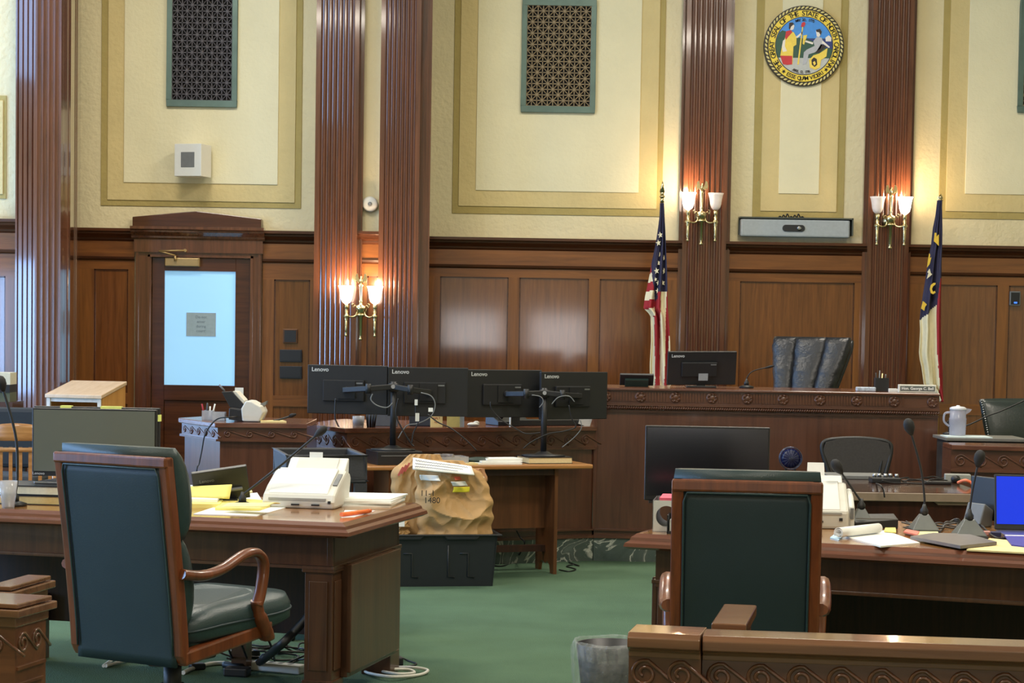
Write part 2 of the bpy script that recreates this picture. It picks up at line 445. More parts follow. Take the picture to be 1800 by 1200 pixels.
pl += [(f.x - .02, 19.0), (a.x, 19.0)]
trim(MB().prism(pl, 0, CEIL), W_PIL)

# ------------------------------------------------------------------ door
DL, DR = X(268, 560, YD), X(440, 560, YD)
ZD = Z(350, 453, YD)
cs = MB()
cl, cr = X(240, 560, YD), X(461, 560, YD)
cs.box(cl, DL, YD - .07, YD, 0, ZD, 0); cs.box(DR, cr, YD - .07, YD, 0, ZD, 0); cs.box(cl, cr, YD - .07, YD, ZD, 2.20, 0)
for q in (cl + .01, DL - .03, DR + .01, cr - .03): cs.box(q, q + .02, YD - .09, YD - .07, 0, ZD + (.02 if q in (DL - .03, DR + .01) else .06), 0)
cs.box(DL - .03, DR + .03, YD - .09, YD - .07, ZD, ZD + .02, 0)
cornice(cs, cl - .03, cr + .03, YD - .07, 2.42)
cs.box(cl - .01, cr + .01, YD - .10, YD, 2.19, 2.31)
trim(cs, W_PIL)
hl, hr = X(237, 395, YD), X(462, 395, YD); hz = 2.42
trim(MB().prismy([(hl, hz), (hr, hz), (hr, hz + .085), ((hl * .4 + hr * .6), hz + .135), ((hl + hr) / 2, hz + .145), ((hl * .6 + hr * .4), hz + .135), (hl, hz + .085)][::1], YD - .12, YD, 0), W_DARK, bevel=.006)
dr = MB()
gl, gr = X(289, 580, YD - .04), X(413.5, 580, YD - .04); gb, gt = Z(350, 677, YD - .04), Z(350, 476.5, YD - .04)
dr.box(DL + .004, gl, YD - .045, YD, .01, ZD - .004, 0); dr.box(gr, DR - .004, YD - .045, YD, .01, ZD - .004, 0)
dr.box(gl, gr, YD - .045, YD, gt, ZD - .004, 1); dr.box(gl, gr, YD - .045, YD, .01, .25, 1); dr.box(gl, gr, YD - .045, YD, gb - .14, gb, 1)
dr.box(gl, gr, YD - .025, YD, .25, gb - .14, 0)
door = struct('door_1', dr, [W_DARK, W_DARK], bevel=.003)
M_FROST = mat('frosted_daylit_glass', (150, 200, 235), 0.35, emit=((140, 196, 240), 0.80), noise=.03, nscale=3)
build('glass_pane', MB().box(gl, gr, YD - .03, YD - .02, gb, gt), M_FROST, door, label='frosted glass glowing pale blue with daylight')
bd = MB()
for x0, x1, z0, z1 in ((gl - .012, gl, gb - .012, gt + .012), (gr, gr + .012, gb - .012, gt + .012), (gl, gr, gb - .012, gb), (gl, gr, gt, gt + .012)): bd.box(x0, x1, YD - .052, YD - .02, z0, z1)
build('glazing_bead', bd, W_DARK, door)
for hv in (500, 660):
    hz_ = Z(264, hv, YD)
    build('hinge', MB().cyl((DL - .004, YD - .055, hz_ - .05), (DL - .004, YD - .055, hz_ + .05), .009), mat('hinge_bronze', (60, 44, 34), .3, metal=.8), door)
M_CLOS = mat('closer_bronze', (168, 142, 96), .35, metal=.5)
x0, x1 = X(290, 460, YD - .1), X(350, 460, YD - .1); zc = Z(320, 460, YD - .1)
closer = build('door_closer', MB().box(x0, x1, YD - .11, YD - .045, zc - .04, zc + .035).box(x1 - .01, x1 + .004, YD - .112, YD - .045, zc - .042, zc + .037), M_CLOS, door, bevel=.006, label='brass coloured closer body')
q0 = P(308, 449, YD - .13); q1 = P(279, 441, YD - .16); q2 = P(325, 440, YD - .13)
am = MB().cyl(q0, (q0.x, q0.y, q0.z - .05), .012).tube([q0, q1], .008).tube([q1, q2], .008).cyl(q2, (q2.x, YD - .07, q2.z), .014)
build('closer_arm', am, M_CLOS, closer)
# the slip of paper fixed on the glass
nx0, nx1 = X(327, 570, YD - .05), X(379, 570, YD - .05); nz0, nz1 = Z(353, 591, YD - .05), Z(353, 549.5, YD - .05)
nt = thing('door_notice', 'small grey paper notice taped on the frosted glass of the door', 'sign', ((nx0 + nx1) / 2, YD - .033, nz0))
build('sheet', MB().box(-(nx1 - nx0) / 2, (nx1 - nx0) / 2, -.002, .002, 0, nz1 - nz0), mat('backlit_paper', (150, 170, 182), .8), nt)
for k, (s_, w_) in enumerate((('Do not', 1), ('enter', 1), ('during', 1), ('court!', 1))):
    lettering('writing', s_, .035, TR(0, -.003, nz1 - nz0 - .04 - .042 * k) @ FRONT, mat('faint_ink', (110, 126, 140), .8), nt, depth=.0004)
# switch plates and small card beside the door
M_BRZ = mat('bronze_plate', (96, 66, 44), .35, metal=.6)
def plate(u0, u1, v0, v1, label, frame=False, Y=YD - .03):
    xa, xb = X(u0, v0, Y), X(u1, v0, Y); za, zb = Z(u0, v1, Y), Z(u0, v0, Y)
    t = thing('wall_plate', label, 'wall plate', ((xa + xb) / 2, Y, za)); hw = (xb - xa) / 2; hh = zb - za
    build('plate', MB().box(-hw, hw, -.012, .0, 0, hh), M_BRZ if frame else M_BLACK, t, bevel=.003)
    build('cover', MB().box(-hw + .012, hw - .012, -.018, -.01, .012, hh - .012), M_BLACK, t)
    return t
plate(498, 523, 578, 603, 'square bronze framed black wall plate, uppermost of three beside the door', True)
plate(492, 531, 614, 636, 'wide black wall plate with a bright left edge, middle of three beside the door')
plate(492, 531, 643, 665, 'wide black wall plate, lowest of three beside the door')
ya = YD - .075
world_single('paper_card', 'small white card stuck to the door frame under the glass corner', 'card',
             MB().box(X(413, 688, ya), X(428, 688, ya), ya - .004, ya, Z(420, 697, ya), Z(420, 681, ya)), M_PAPER)
yb = YM - .035
t = thing('wall_scanner', 'black wall device with a lit blue spot on the right wainscot', 'wall device', (X(1783, 533, yb), yb, Z(1783, 537, yb)))
build('casing', MB().box(-.05, .05, -.03, 0, 0, .135), M_GREY, t, bevel=.006)
build('screen', MB().box(-.04, .04, -.034, -.03, .012, .123), M_BLACK, t)
build('indicator', MB().box(-.012, .018, -.036, -.034, .02, .035), mat('blue_led', (60, 110, 230), .4, emit=((60, 120, 255), 2)), t)

# ceiling fittings that carry the lamps
for (lx, ly) in ((-3.0, 14.3), (2.2, 14.3), (-3.0, 8.0), (3.0, 8.0), (-3.0, 1.6), (3.0, 1.6)):
    fx = thing('ceiling_light', 'square ceiling light panel above the courtroom', 'ceiling light', (lx, ly, CEIL - .1), group='ceiling light panels')
    build('frame', MB().box(-.92, .92, -.67, -.60, 0, .1).box(-.92, .92, .60, .67, 0, .1).box(-.92, -.85, -.6, .6, 0, .1).box(.85, .92, -.6, .6, 0, .1), M_WHITE, fx)
    build('diffuser', MB().box(-.85, .85, -.6, .6, .04, .06), mat('lit_diffuser', (255, 240, 215), .5, emit=((255, 236, 205), 4)), fx)

# ------------------------------------------------------------------ air grilles
M_GFR = mat('green_bronze_frame', (92, 112, 104), .35, metal=.4, noise=.15, nscale=6)
M_GBAR = mat('grille_bronze', (128, 110, 80), .5, noise=.1)
M_GBARD = mat('grille_dark', (70, 66, 72), .5, noise=.1)
def grille(u0, u1, v0, v1, Y, label, bar, nc=6, nr=9, fx=.06):
    xa, xb = X(u0, (v0 + v1) / 2, Y), X(u1, (v0 + v1) / 2, Y); za, zb = Z((u0 + u1) / 2, v1, Y), Z((u0 + u1) / 2, v0, Y)
    w_, h_ = xb - xa, zb - za
    t = thing('air_grille', label, 'air grille', ((xa + xb) / 2, Y - .032, za))
    build('backing', MB().box(-w_ / 2 + .02, w_ / 2 - .02, -.004, 0, .02, h_ - .02), mat('grille_shadow', (14, 12, 10), .9), t)
    fr = MB()
    for q in ((-w_ / 2, w_ / 2, 0, fx), (-w_ / 2, w_ / 2, h_ - fx, h_), (-w_ / 2, -w_ / 2 + fx * .8, fx, h_ - fx), (w_ / 2 - fx * .8, w_ / 2, fx, h_ - fx)):
        fr.box(q[0], q[1], -.03, 0, q[2], q[3])
    build('frame', fr, M_GFR, t, bevel=.003)
    iw, ih = w_ - fx * 1.6, h_ - 2 * fx; gx, gz = iw / nc / 2, ih / nr / 2; lat = MB(); x_, z_ = -iw / 2, fx; b = .0045
    for i in range(2 * nc + 1): lat.box(x_ + i * gx - b, x_ + i * gx + b, -.020, -.012, z_, z_ + ih)
    for j in range(2 * nr + 1): lat.box(x_, x_ + iw, -.020, -.012, z_ + j * gz - b, z_ + j * gz + b)
    for i in range(2 * nc):
        for j in range(2 * nr):
            p = Vector((x_ + i * gx, -.017, z_ + j * gz)); q = p + Vector((gx, 0, gz))
            if (i + j) % 2: p, q = Vector((p.x, p.y, q.z)), Vector((q.x, p.y, p.z))
            lat.tube([p, q], .0055, 4, caps=False)
    for i in range(2 * nc + 1):
        for j in range(2 * nr + 1):
            if (i + j) % 2 == 0: lat.cyl((x_ + i * gx, -.024, z_ + j * gz), (x_ + i * gx, -.012, z_ + j * gz), .014, n=8)
    build('lattice', lat, bar, t)
grille(295, 418.5, -22, 189, YD, 'dark star pattern air grille above the door, leftmost of three', M_GBARD)
grille(917, 1047, 0, 199, YM, 'bronze star pattern air grille in the middle wall panel, above the monitors', M_GBAR)
grille(1789, 1920, 2, 200, YM, 'star pattern air grille cut by the right edge of the picture', M_GBAR)

# wall speaker
yw = YD - .03
t = thing('wall_speaker', 'white box wall speaker with a grey square grille above the door', 'speaker', (X(343, 284, yw), yw, Z(343, 313, yw)), math.radians(0))
s0 = MB(); s0.M = TR(0, -.14, 0) @ RZ(math.radians(-15))
s0.box(-.13, .13, -.11, .12, 0, .29)
build('cabinet', s0, M_WHITE, t, bevel=.004)
s1 = MB(); s1.M = TR(0, -.14, 0) @ RZ(math.radians(-15)); s1.box(-.065, .065, -.113, -.108, .08, .215)
build('grille', s1, M_GREY, t)
build('bracket', MB().box(-.05, .05, -.1, 0, .1, .2), M_GREY, t)
# round detector
yr = YR - .01
t = thing('smoke_detector', 'small round white detector between the paired pilasters', 'detector', (X(651, 359, yr), yr, Z(651, 359, yr)))
build('housing', MB().loft([[(r * math.cos(2 * math.pi * k / 24), y, r * math.sin(2 * math.pi * k / 24)) for k in range(24)] for r, y in ((.07, 0), (.07, -.03), (.055, -.045), (.02, -.05))]), M_WHITE2, t)
build('sensor', MB().loft([[(r * math.cos(2 * math.pi * k / 16), y, r * math.sin(2 * math.pi * k / 16)) for k in range(16)] for r, y in ((.02, -.045), (.018, -.062), (.008, -.066))]), M_GREY, t)
# ------------------------------------------------------------------ wall sconces
M_LITGLASS = mat('lit_frosted_glass', (255, 240, 225), .4, emit=((255, 232, 210), 16.0))
M_DIMGLASS = mat('frosted_glass_glow', (226, 214, 206), .35, emit=((255, 225, 200), .22))  # faint glow added to the shades whose bulbs are off
def sconce(u, v, Y, label, lit=(True, True), tilt=0.0):
    c = P(u, v, Y)                                  # centre of the bowl
    t = thing('wall_sconce', label, 'wall sconce', (c.x, Y, c.z), group=None)
    k = .0052                                       # metres per photo pixel at the wall
    body = MB()
    # bowl, stem, drop finial
    y0 = -.13
    def L(prof, x, z, n=14): body.lathe([(r * k, q * k) for r, q in prof], (x * k, y0, z * k), n)
    L([(2, -7), (6, -6), (8, -1), (9.5, 3), (8, 7), (3, 9), (2.2, 13), (3.2, 15), (2.0, 17), (2.6, 28), (2.6, 40), (4, 42), (2, 44), (2.2, 48)], 0, 0)
    L([(1.2, -52), (3.6, -51), (3.8, -49), (1.6, -46), (2.8, -43), (3.4, -12), (7, -10), (8, -8), (5, -6)], 0, 0)
    build('stem', body, M_BRASS, t)
    bp = MB()
    bp.loft([[(r * math.cos(2 * math.pi * q / 18), y, r * math.sin(2 * math.pi * q / 18)) for q in range(18)] for r, y in ((.055, -.001), (.055, -.014), (.03, -.03), (.015, -.04), (.015, -.12))])
    build('wall_rose', bp, M_BRASS, t)
    ea = MB()                                       # spread eagle on top
    ea.ball((0, y0, 52 * k), (2.4 * k, 2.2 * k, 5 * k), 8).ball((0.5 * k, y0 - .006, 57.5 * k), 1.7 * k, 8)
    ea.cyl((.5 * k, y0 - .012, 57.5 * k), (1 * k, y0 - .026, 56.6 * k), .7 * k, .15 * k, 6)
    for s in (-1, 1):
        ea.prismy([(s * 1 * k, 49 * k), (s * 4 * k, 55 * k), (s * 6 * k, 63 * k), (s * 9 * k, 61 * k), (s * 10.5 * k, 53 * k), (s * 8.5 * k, 46 * k), (s * 7 * k, 50 * k), (s * 4.5 * k, 46 * k)][::s], y0 - .008, y0 + .008)
    ea.prismy([(-2 * k, 45 * k), (2 * k, 45 * k), (3 * k, 41 * k), (-3 * k, 41 * k)], y0 - .006, y0 + .006)
    build('eagle', ea, M_BRASS, t, bevel=.002)
    for s, on in ((-1, lit[0]), (1, lit[1])):
        X_ = s * 24.5
        arm = MB().tube(bez([(s * 6 * k, y0, -2 * k), (s * 9 * k, y0 - .01, -10 * k), (s * 17 * k, y0 - .02, -12 * k), (X_ * k, y0 - .02, -8 * k)], 8), 1.5 * k, 8)
        arm.tube(bez([(s * 6 * k, y0, 4 * k), (s * 10 * k, y0, 8 * k), (s * 13 * k, y0, 4 * k), (s * 15 * k, y0 - .005, 9 * k), (s * 12 * k, y0 - .005, 11 * k)], 6), .8 * k, 6)
        build('arm', arm, M_BRASS, t)
        ca = MB().lathe([(a * k, b * k) for a, b in ((.8, -46), (2.6, -45), (2.9, -43), (1.2, -41), (2.2, -38), (3, -19), (2.4, -18), (4, -16), (2.4, -14), (5.8, -11), (4.8, -9), (2.8, -7), (3.4, -2), (2, 0), (3.6, 3), (3.8, 11))], (X_ * k, y0 - .02, 0), 12)
        cup_ = build('candle_cup', ca, M_BRASS, t)
        h = MB().lathe([(a * k, b * k) for a, b in ((4.6, 11.5), (8, 15), (10, 21), (11, 29), (12.6, 37), (14.2, 41), (13.8, 41), (12.2, 36.8), (10.5, 28.8), (9.5, 21), (7.5, 15.6), (4, 12.6))], (X_ * k, y0 - .02, 0), 20)
        build('glass_shade', h, M_LITGLASS if on else M_DIMGLASS, cup_, label='lit glass shade' if on else 'unlit glass shade')
        if on:
            l = bpy.data.lights.new('sconce_bulb', 'POINT'); l.energy = 22; l.color = (1.0, .70, .42); l.shadow_soft_size = .03
            lo = bpy.data.objects.new('sconce_bulb', l); sc.collection.objects.link(lo); lo.parent = t; lo.location = (X_ * k, y0 - .02, 46 * k)
    return t
sconce(636, 545, YR - .16, 'brass eagle sconce with two lit glass shades between the paired pilasters')
sconce(1231, 381, YM - .16, 'brass eagle sconce beside the striped flag, only its left shade lit', (True, False))
sconce(1561, 388, YM - .16, 'brass eagle sconce beside the navy flag, only its right shade lit', (False, True))

# ------------------------------------------------------------------ state seal
sx, sz = X(1413, 81, YM - .05), Z(1413, 81, YM - .05)
R_ = (1482.5 - 1343) / 2 / (F / (YM - .05))
t = thing('state_seal', 'round painted state seal with rope rim and yellow lettered ring, high on the wall', 'seal', (sx, YM - .03, sz))
def disc(r, y0, y1, n=64):
    return MB().prismy([(r * math.cos(2 * math.pi * k / n), r * math.sin(2 * math.pi * k / n)) for k in range(n)], y0, y1)
build('plaque', disc(R_, -.03, .02), mat('seal_black', (36, 32, 24), .4), t, bevel=.004)
rope = MB()
for k in range(58):
    a = 2 * math.pi * k / 58; r = R_ * .945
    c = Vector((r * math.cos(a), -.034, r * math.sin(a))); d = Vector((math.cos(a + math.pi / 2 + .55), 0, math.sin(a + math.pi / 2 + .55)))
    rope.tube([c - d * R_ * .05, c - d * R_ * .03, c, c + d * R_ * .03, c + d * R_ * .05], [R_ * .006, R_ * .02, R_ * .026, R_ * .02, R_ * .006], 6)
build('rope_rim', rope, mat('rope_gold', (222, 208, 140), .4), t)
build('lettered_ring', disc(R_ * .885, -.038, -.02), mat('seal_yellow', (236, 206, 64), .45), t)
build('border_line', disc(R_ * .725, -.040, -.02), mat('seal_black2', (30, 34, 60), .5), t)
r0 = R_ * .705
def clipd(poly, y, mt, nm='painting'):           # painted field pieces, px in the 1440 wide close-up
    q = [((a - 672) / 417 * R_, (490 - b) / 430 * R_) for a, b in poly]
    q = [(x, z) if math.hypot(x, z) < r0 else (x * r0 / math.hypot(x, z), z * r0 / math.hypot(x, z)) for x, z in q]
    return MB().prismy(q, y, y + .003), mt
def arcfield(zlo, zhi):
    pts = []
    for k in range(49):
        zz = zlo + (zhi - zlo) * k / 48; pts.append((math.sqrt(max(0, r0 * r0 - zz * zz)), zz))
    return pts + [(-x, z) for x, z in pts[::-1]]
fields = MB()
zc1, zc2 = (490 - 410) / 430 * R_, (490 - 620) / 430 * R_
fields.prismy(arcfield(zc1, r0), -.043, -.03, 0); fields.prismy(arcfield(zc2, zc1), -.043, -.03, 1); fields.prismy(arcfield(-r0, zc2), -.043, -.03, 2)
S_B = mat('seal_sky', (62, 142, 222), .5); S_G = mat('seal_green', (40, 82, 66), .5); S_S = mat('seal_sand', (186, 188, 184), .5); S_N = mat('seal_navy', (30, 50, 120), .5)
S_R = mat('seal_red', (196, 42, 52), .5); S_Y = mat('seal_gold', (238, 208, 84), .5); S_W = mat('seal_flesh', (232, 224, 212), .5); S_D = mat('seal_dark', (40, 30, 30), .5); S_GR = mat('seal_gown', (176, 178, 184), .5)
build('painted_field', fields, [S_B, S_G, S_S], t)
scn = MB(); pm = [S_B, S_G, S_S, S_N, S_R, S_Y, S_W, S_D, S_GR]
def sp(poly, mi, lay=0):
    mb_, _ = clipd(poly, -.045 - .0015 * lay, None); o_ = len(scn.v); scn.v += mb_.v; scn.f += [[o_ + i for i in f_] for f_ in mb_.f]; scn.m += [mi] * len(mb_.f); scn.s += [False] * len(mb_.f)
sp([(690, 412), (972, 412), (972, 520), (880, 505), (760, 440)], 3)
sp([(378, 410), (400, 350), (440, 330), (480, 340), (520, 330), (560, 380), (600, 400), (640, 412)], 1)
sp([(890, 400), (925, 375), (960, 400), (950, 440), (895, 440)], 6, 1)
sp([(480, 380), (510, 330), (560, 350), (590, 400), (590, 480), (560, 500), (555, 690), (455, 690), (425, 600), (440, 500)], 5, 1)
sp([(425, 600), (550, 600), (550, 690), (500, 697), (455, 690)], 4, 2)
sp([(480, 340), (530, 325), (545, 350), (510, 390), (480, 430), (470, 400)], 4, 2)
sp([(515, 270), (545, 255), (565, 280), (555, 320), (525, 330)], 6, 2); sp([(510, 250), (545, 245), (560, 262), (530, 290), (520, 320), (508, 310)], 7, 3)
sp([(580, 400), (650, 340), (655, 360), (600, 410)], 6, 2); sp([(450, 440), (475, 420), (470, 500), (495, 550), (450, 560), (440, 500)], 6, 2)
sp([(645, 290), (656, 290), (620, 690), (604, 690)], 5, 2); sp([(632, 290), (640, 250), (665, 235), (680, 255), (665, 290)], 4, 3)
sp([(765, 440), (800, 395), (850, 400), (870, 450), (840, 520), (780, 560), (720, 580), (700, 680), (660, 695), (670, 560), (700, 530), (780, 490)], 8, 1)
sp([(790, 330), (830, 320), (845, 355), (825, 395), (800, 390)], 6, 2); sp([(790, 320), (830, 308), (850, 340), (840, 375), (822, 345), (795, 340)], 7, 3)
sp([(675, 430), (765, 455), (760, 475), (680, 450)], 6, 2); sp([(860, 430), (940, 500), (930, 510), (855, 460)], 6, 2); sp([(660, 380), (700, 375), (685, 430), (670, 480), (655, 470)], 5, 2)
sp([(725, 640), (770, 590), (830, 570), (915, 510), (905, 600), (850, 640), (840, 720), (790, 745), (735, 720)], 5, 2)
sp([(750, 640), (775, 612), (805, 630), (812, 690), (785, 715), (755, 690)], 7, 3); sp([(765, 665), (785, 650), (797, 680), (780, 700)], 5, 4)
sp([(845, 470), (905, 490), (830, 560), (790, 565)], 7, 1)
build('painted_figures', scn, pm, t)
def arc_text(nm, s_, rad, size, a0, a1, inward=False, mt=M_INK, y=-.039):
    n = len(s_)
    for i, ch in enumerate(s_):
        if ch == ' ': continue
        a = a0 + (a1 - a0) * (i + .5) / n
        rot = a - math.pi / 2 if not inward else a + math.pi / 2
        mtx = TR(rad * math.cos(a), y, rad * math.sin(a)) @ Matrix.Rotation(-rot, 4, 'Y') @ FRONT
        yield ch, mtx
def ring_letters(nm, s_, rad, size, a0, a1, inward=False, bold=.001, y=-.039):
    cur = None
    allv = MB()
    for ch, mtx in arc_text(nm, s_, rad, size, a0, a1, inward, y=y):
        if ch == '*':
            pts = [(size * (.38 if k % 2 == 0 else .16) * math.cos(math.pi / 2 + k * math.pi / 5), size * (.38 if k % 2 == 0 else .16) * math.sin(math.pi / 2 + k * math.pi / 5)) for k in range(10)]
            allv.M = mtx; allv.prism(pts, 0, .001); allv.M = Matrix.Identity(4); continue
        o_ = lettering('tmp', ch, size, mtx, M_INK, bold=bold)
        me = o_.data; b_ = len(allv.v); allv.v += [v.co.copy() for v in me.vertices]
        for p_ in me.polygons: allv.f.append([b_ + q for q in p_.vertices]); allv.m.append(0); allv.s.append(False)
        bpy.data.objects.remove(o_); bpy.data.meshes.remove(me)
    return allv
D = math.radians
build('ring_writing', ring_letters('w', 'THE GREAT SEAL OF THE STATE OF NORTH CAROLINA', R_ * .80, .066, D(226), D(-41)), M_INK, t)
build('motto', ring_letters('w', 'ESSE QUAM VIDERI', R_ * .81, .052, D(239), D(308), True), M_INK, t)
build('ring_star', ring_letters('w', '*', R_ * .81, .06, D(229.5), D(235.5), True), M_INK, t)
build('ring_star', ring_letters('w', '*', R_ * .81, .06, D(311), D(317), True), M_INK, t)
build('date_writing', ring_letters('w', 'MAY 20, 1775', R_ * .64, .036, D(110), D(68), bold=.0006, y=-.046), M_INK, t)
build('date_writing', ring_letters('w', 'APRIL 12, 1776', R_ * .655, .036, D(246), D(284), True, bold=.0006, y=-.046), M_INK, t)

# ------------------------------------------------------------------ conference bar
yv = YM
xa, xb = X(1299, 400, yv - .1), X(1498, 400, yv - .1); za, zb = Z(1398, 417, yv - .1), Z(1398, 386, yv - .1)
t = thing('video_bar', 'long grey video conferencing bar with a camera lens above the panelling', 'video bar', ((xa + xb) / 2, yv - .03, za)); w_ = (xb - xa) / 2; h_ = zb - za
build('mount', MB().box(-w_, w_, -.03, 0, .02, h_ + .02).box(-w_, w_, -.14, 0, h_ + .005, h_ + .018).box(w_ - .012, w_, -.14, 0, .02, h_ + .018), mat('mount_grey', (70, 74, 66), .5), t)
build('body', MB().box(-w_ + .01, w_ - .03, -.13, -.03, 0, h_), mat('bar_grey', (158, 164, 166), .5), t, bevel=.015)
cmx = X(1395, 400, yv - .16) - (xa + xb) / 2
def pill(cx, cz, w, h, y0, y1, n=10):
    pts = []
    for k in range(n + 1): a = -math.pi / 2 + math.pi * k / n; pts.append((cx + w / 2 - h / 2 + h / 2 * math.cos(a), cz + h / 2 * math.sin(a)))
    for k in range(n + 1): a = math.pi / 2 + math.pi * k / n; pts.append((cx - w / 2 + h / 2 + h / 2 * math.cos(a), cz + h / 2 * math.sin(a)))
    return MB().prismy(pts, y0, y1)
build('lens_window', pill(cmx, h_ / 2, .21, .062, -.142, -.12), M_BLACK, t, bevel=.003)
build('lens', MB().loft([[(cmx + .05 + r * math.cos(2 * math.pi * k / 16), y, h_ / 2 + r * math.sin(2 * math.pi * k / 16)) for k in range(16)] for r, y in ((.02, -.14), (.02, -.155), (.012, -.158))]), M_STEEL, t)
cb = MB()
for k in range(7): q = -.16 + k * .035; cb.tube(bez([(q, -.05, h_ + .018), (q + .01, -.06, h_ + .03 + .012 * (k % 3)), (q + .03, -.05, h_ + .02)], 5), .006, 6)
build('cable', cb, M_CABLE, t)

# ------------------------------------------------------------------ flags
def flag(name, label, xu, ybase, outline, color_fn, mats, top, finial, stars=None, nf=5, fold=.035):
    """outline: rows (v, uL, uR); hangs in soft folds from the top of the staff"""
    Y = ybase
    base = P(xu, 600, Y); rt = thing(name, label, 'flag', (base.x, Y, 0))
    inv = Vector(rt.location)
    rows = outline
    def row(v):
        for a, b in zip(rows, rows[1:]):
            if a[0] <= v <= b[0]:
                k = (v - a[0]) / (b[0] - a[0]); return a[1] + (b[1] - a[1]) * k, a[2] + (b[2] - a[2]) * k
        return rows[-1][1], rows[-1][2]
    v0, v1 = rows[0][0], rows[-1][0]
    def pos(s, t_):
        v = v0 + (v1 - v0) * t_; l, r = row(v); u = l + (r - l) * s
        dep = fold * min(1, .25 + t_ * 1.2) * math.sin(s * math.pi * 2 * nf * .5 + 1.1 * math.sin(t_ * 3)) + .012 * math.sin(s * 23 + t_ * 7)
        p = P(u, v, Y - .05 + 0); return Vector((p.x, Y - .05 + dep, p.z)) - inv
    def mi(s, t_):
        v = v0 + (v1 - v0) * t_; l, r = row(v); return color_fn(l + (r - l) * s, v)
    cl = MB().grid(pos, 44, 150, mi)
    fl = build('cloth', cl, mats, rt, solid=.006)
    if stars:
        for (u, v, r, mi_) in stars:
            l, rr = row(v); s = (u - l) / max(1, rr - l); c = pos(s, (v - v0) / (v1 - v0)) + Vector((0, -.012, 0)); rad = r * .0053
            pts = [(c.x + rad * (1 if k % 2 == 0 else .42) * .8 * math.cos(math.pi / 2 + k * math.pi / 5 + .2), c.z + rad * (1 if k % 2 == 0 else .42) * math.sin(math.pi / 2 + k * math.pi / 5 + .2)) for k in range(10)]
            build('star', MB().prismy(pts, c.y - .002, c.y + .004, 0), M_FWHITE, fl)
    ft = P(top[0], top[1], Y); bt = Vector((base.x, Y + .02, 0)) - inv
    up = Vector((ft.x, Y + .02, ft.z)) - inv
    build('staff', MB().tube([bt, up], .014, 10), mat('staff_wood', (150, 110, 62), .35), rt)
    tip = P(finial[0], finial[1], Y); tip = Vector((tip.x, Y + .02, tip.z)) - inv
    d = tip - up; sp_ = MB()
    for f0, f1, ra, rb in ((0, .25, .02, .016), (.25, .32, .028, .028), (.32, .5, .014, .022), (.5, .7, .026, .018), (.7, 1, .018, .002)): sp_.tube([up + d * f0, up + d * f1], [ra, rb], 10)
    build('spear_finial', sp_, M_BRASS, rt)
    build('stand', MB().lathe([(.16, 0), (.16, .03), (.06, .06), (.03, .12)], (bt.x, bt.y, 0), 20), M_BRASS, rt)
    return rt
us = [(357, 1160.5, 1166.5), (380, 1160, 1167.5), (400, 1157.5, 1168.5), (430, 1153, 1170), (455, 1147, 1171.5), (480, 1143, 1172.5), (500, 1139, 1173), (520, 1134.5, 1173), (541, 1131, 1173.5), (550, 1140, 1174), (556, 1144, 1174.5), (580, 1145, 1176), (600, 1145, 1177), (640, 1143, 1178), (665, 1143, 1178), (690, 1149, 1179)]
def usc(u, v):
    if v < 556:
        e = 1147 + 2 * math.sin(v * .05) + (v - 450) * .03
        if v > 449 and u < e:
            return 1 if int((v - 449 - (1147 - u) * .25) / 15.3) % 2 == 0 else 2
    if v < 513 or (v < 526 + (u - 1155) * -1.0 and u < 1156): return 0
    q = (u - 1145) + (v - 520) * .045
    b = [(4.5, 1), (10.5, 2), (12.0, 2)]
    q = u - (1176 - 1157.5) * 0
    a = (v - 513) / 165
    e1, e2, e3, e4 = 1150 + 1.5 * a, 1161 - 1 * a, 1172 - 5 * a, 1180 - 6 * a
    if u < e1: return 1
    if u < e2: return 2
    if u < e3: return 1
    if u < e4 - 1: return 2
    return 1
stars = [(1160.5, 413, 6, 0), (1157, 427, 6, 0), (1160, 447, 5, 0), (1157, 462, 6, 0), (1168, 453, 5, 0), (1154, 476, 6, 0), (1168, 476, 6, 0), (1152, 491, 4, 0), (1157, 497, 5, 0), (1165, 497, 6, 0), (1156, 511, 5, 0)]
flag('national_flag', 'red and white striped flag with white stars on navy, hanging furled on a staff', 1163, 18.75, us, usc, [M_NAVY, M_FWHITE, M_RED], (1164, 356), (1165, 318), stars)
nc = [(352, 1648, 1655.5), (380, 1645, 1655.5), (400, 1641, 1656), (430, 1638, 1656), (460, 1632, 1655.5), (490, 1628, 1655.5), (520, 1623, 1655), (545, 1619, 1655), (562, 1617.5, 1655), (580, 1618.5, 1655), (620, 1616.5, 1656), (632, 1618, 1656), (645, 1621, 1657), (676, 1625, 1657), (686, 1640, 1657), (706, 1651, 1657.5)]
def ncc(u, v):
    redge = 1652 - (v - 488) * .11 if v < 545 else (1645.7 + max(0, v - 610) * .075)
    if v > 488 and u > redge: return 2
    if v < 537 + (1645 - u) * .95: return 0
    return 1
fo = flag('state_flag', 'navy, white and red flag with gold letters, hanging furled right of the bench', 1655, 18.75, nc, ncc, [M_NAVY, M_FWHITE, M_RED], (1653.5, 356), (1654.5, 340), None, nf=4)
iv = Vector(fo.location)
def mkp(poly, mi):
    mk = MB()
    q = [P(u, v, 18.66) - iv for u, v in poly]; mk.prismy([(a.x, a.z) for a in q], q[0].y - .006, q[0].y + .004, 0); build('white_star' if mi else 'gold_letter', mk, M_FWHITE if mi else M_FYEL, fo)
mkp([(1643, 409), (1646, 409), (1646, 416), (1650, 412), (1650, 432), (1644, 426), (1641.5, 424)], 0)
mkp([(1633.5, 445), (1635, 448), (1634, 454), (1637, 452), (1634, 464), (1629.5, 470), (1631, 458)], 0)
mkp([(1634, 472), (1636, 480), (1638.5, 482), (1635, 485), (1629, 490), (1632, 480), (1630, 478)], 1)
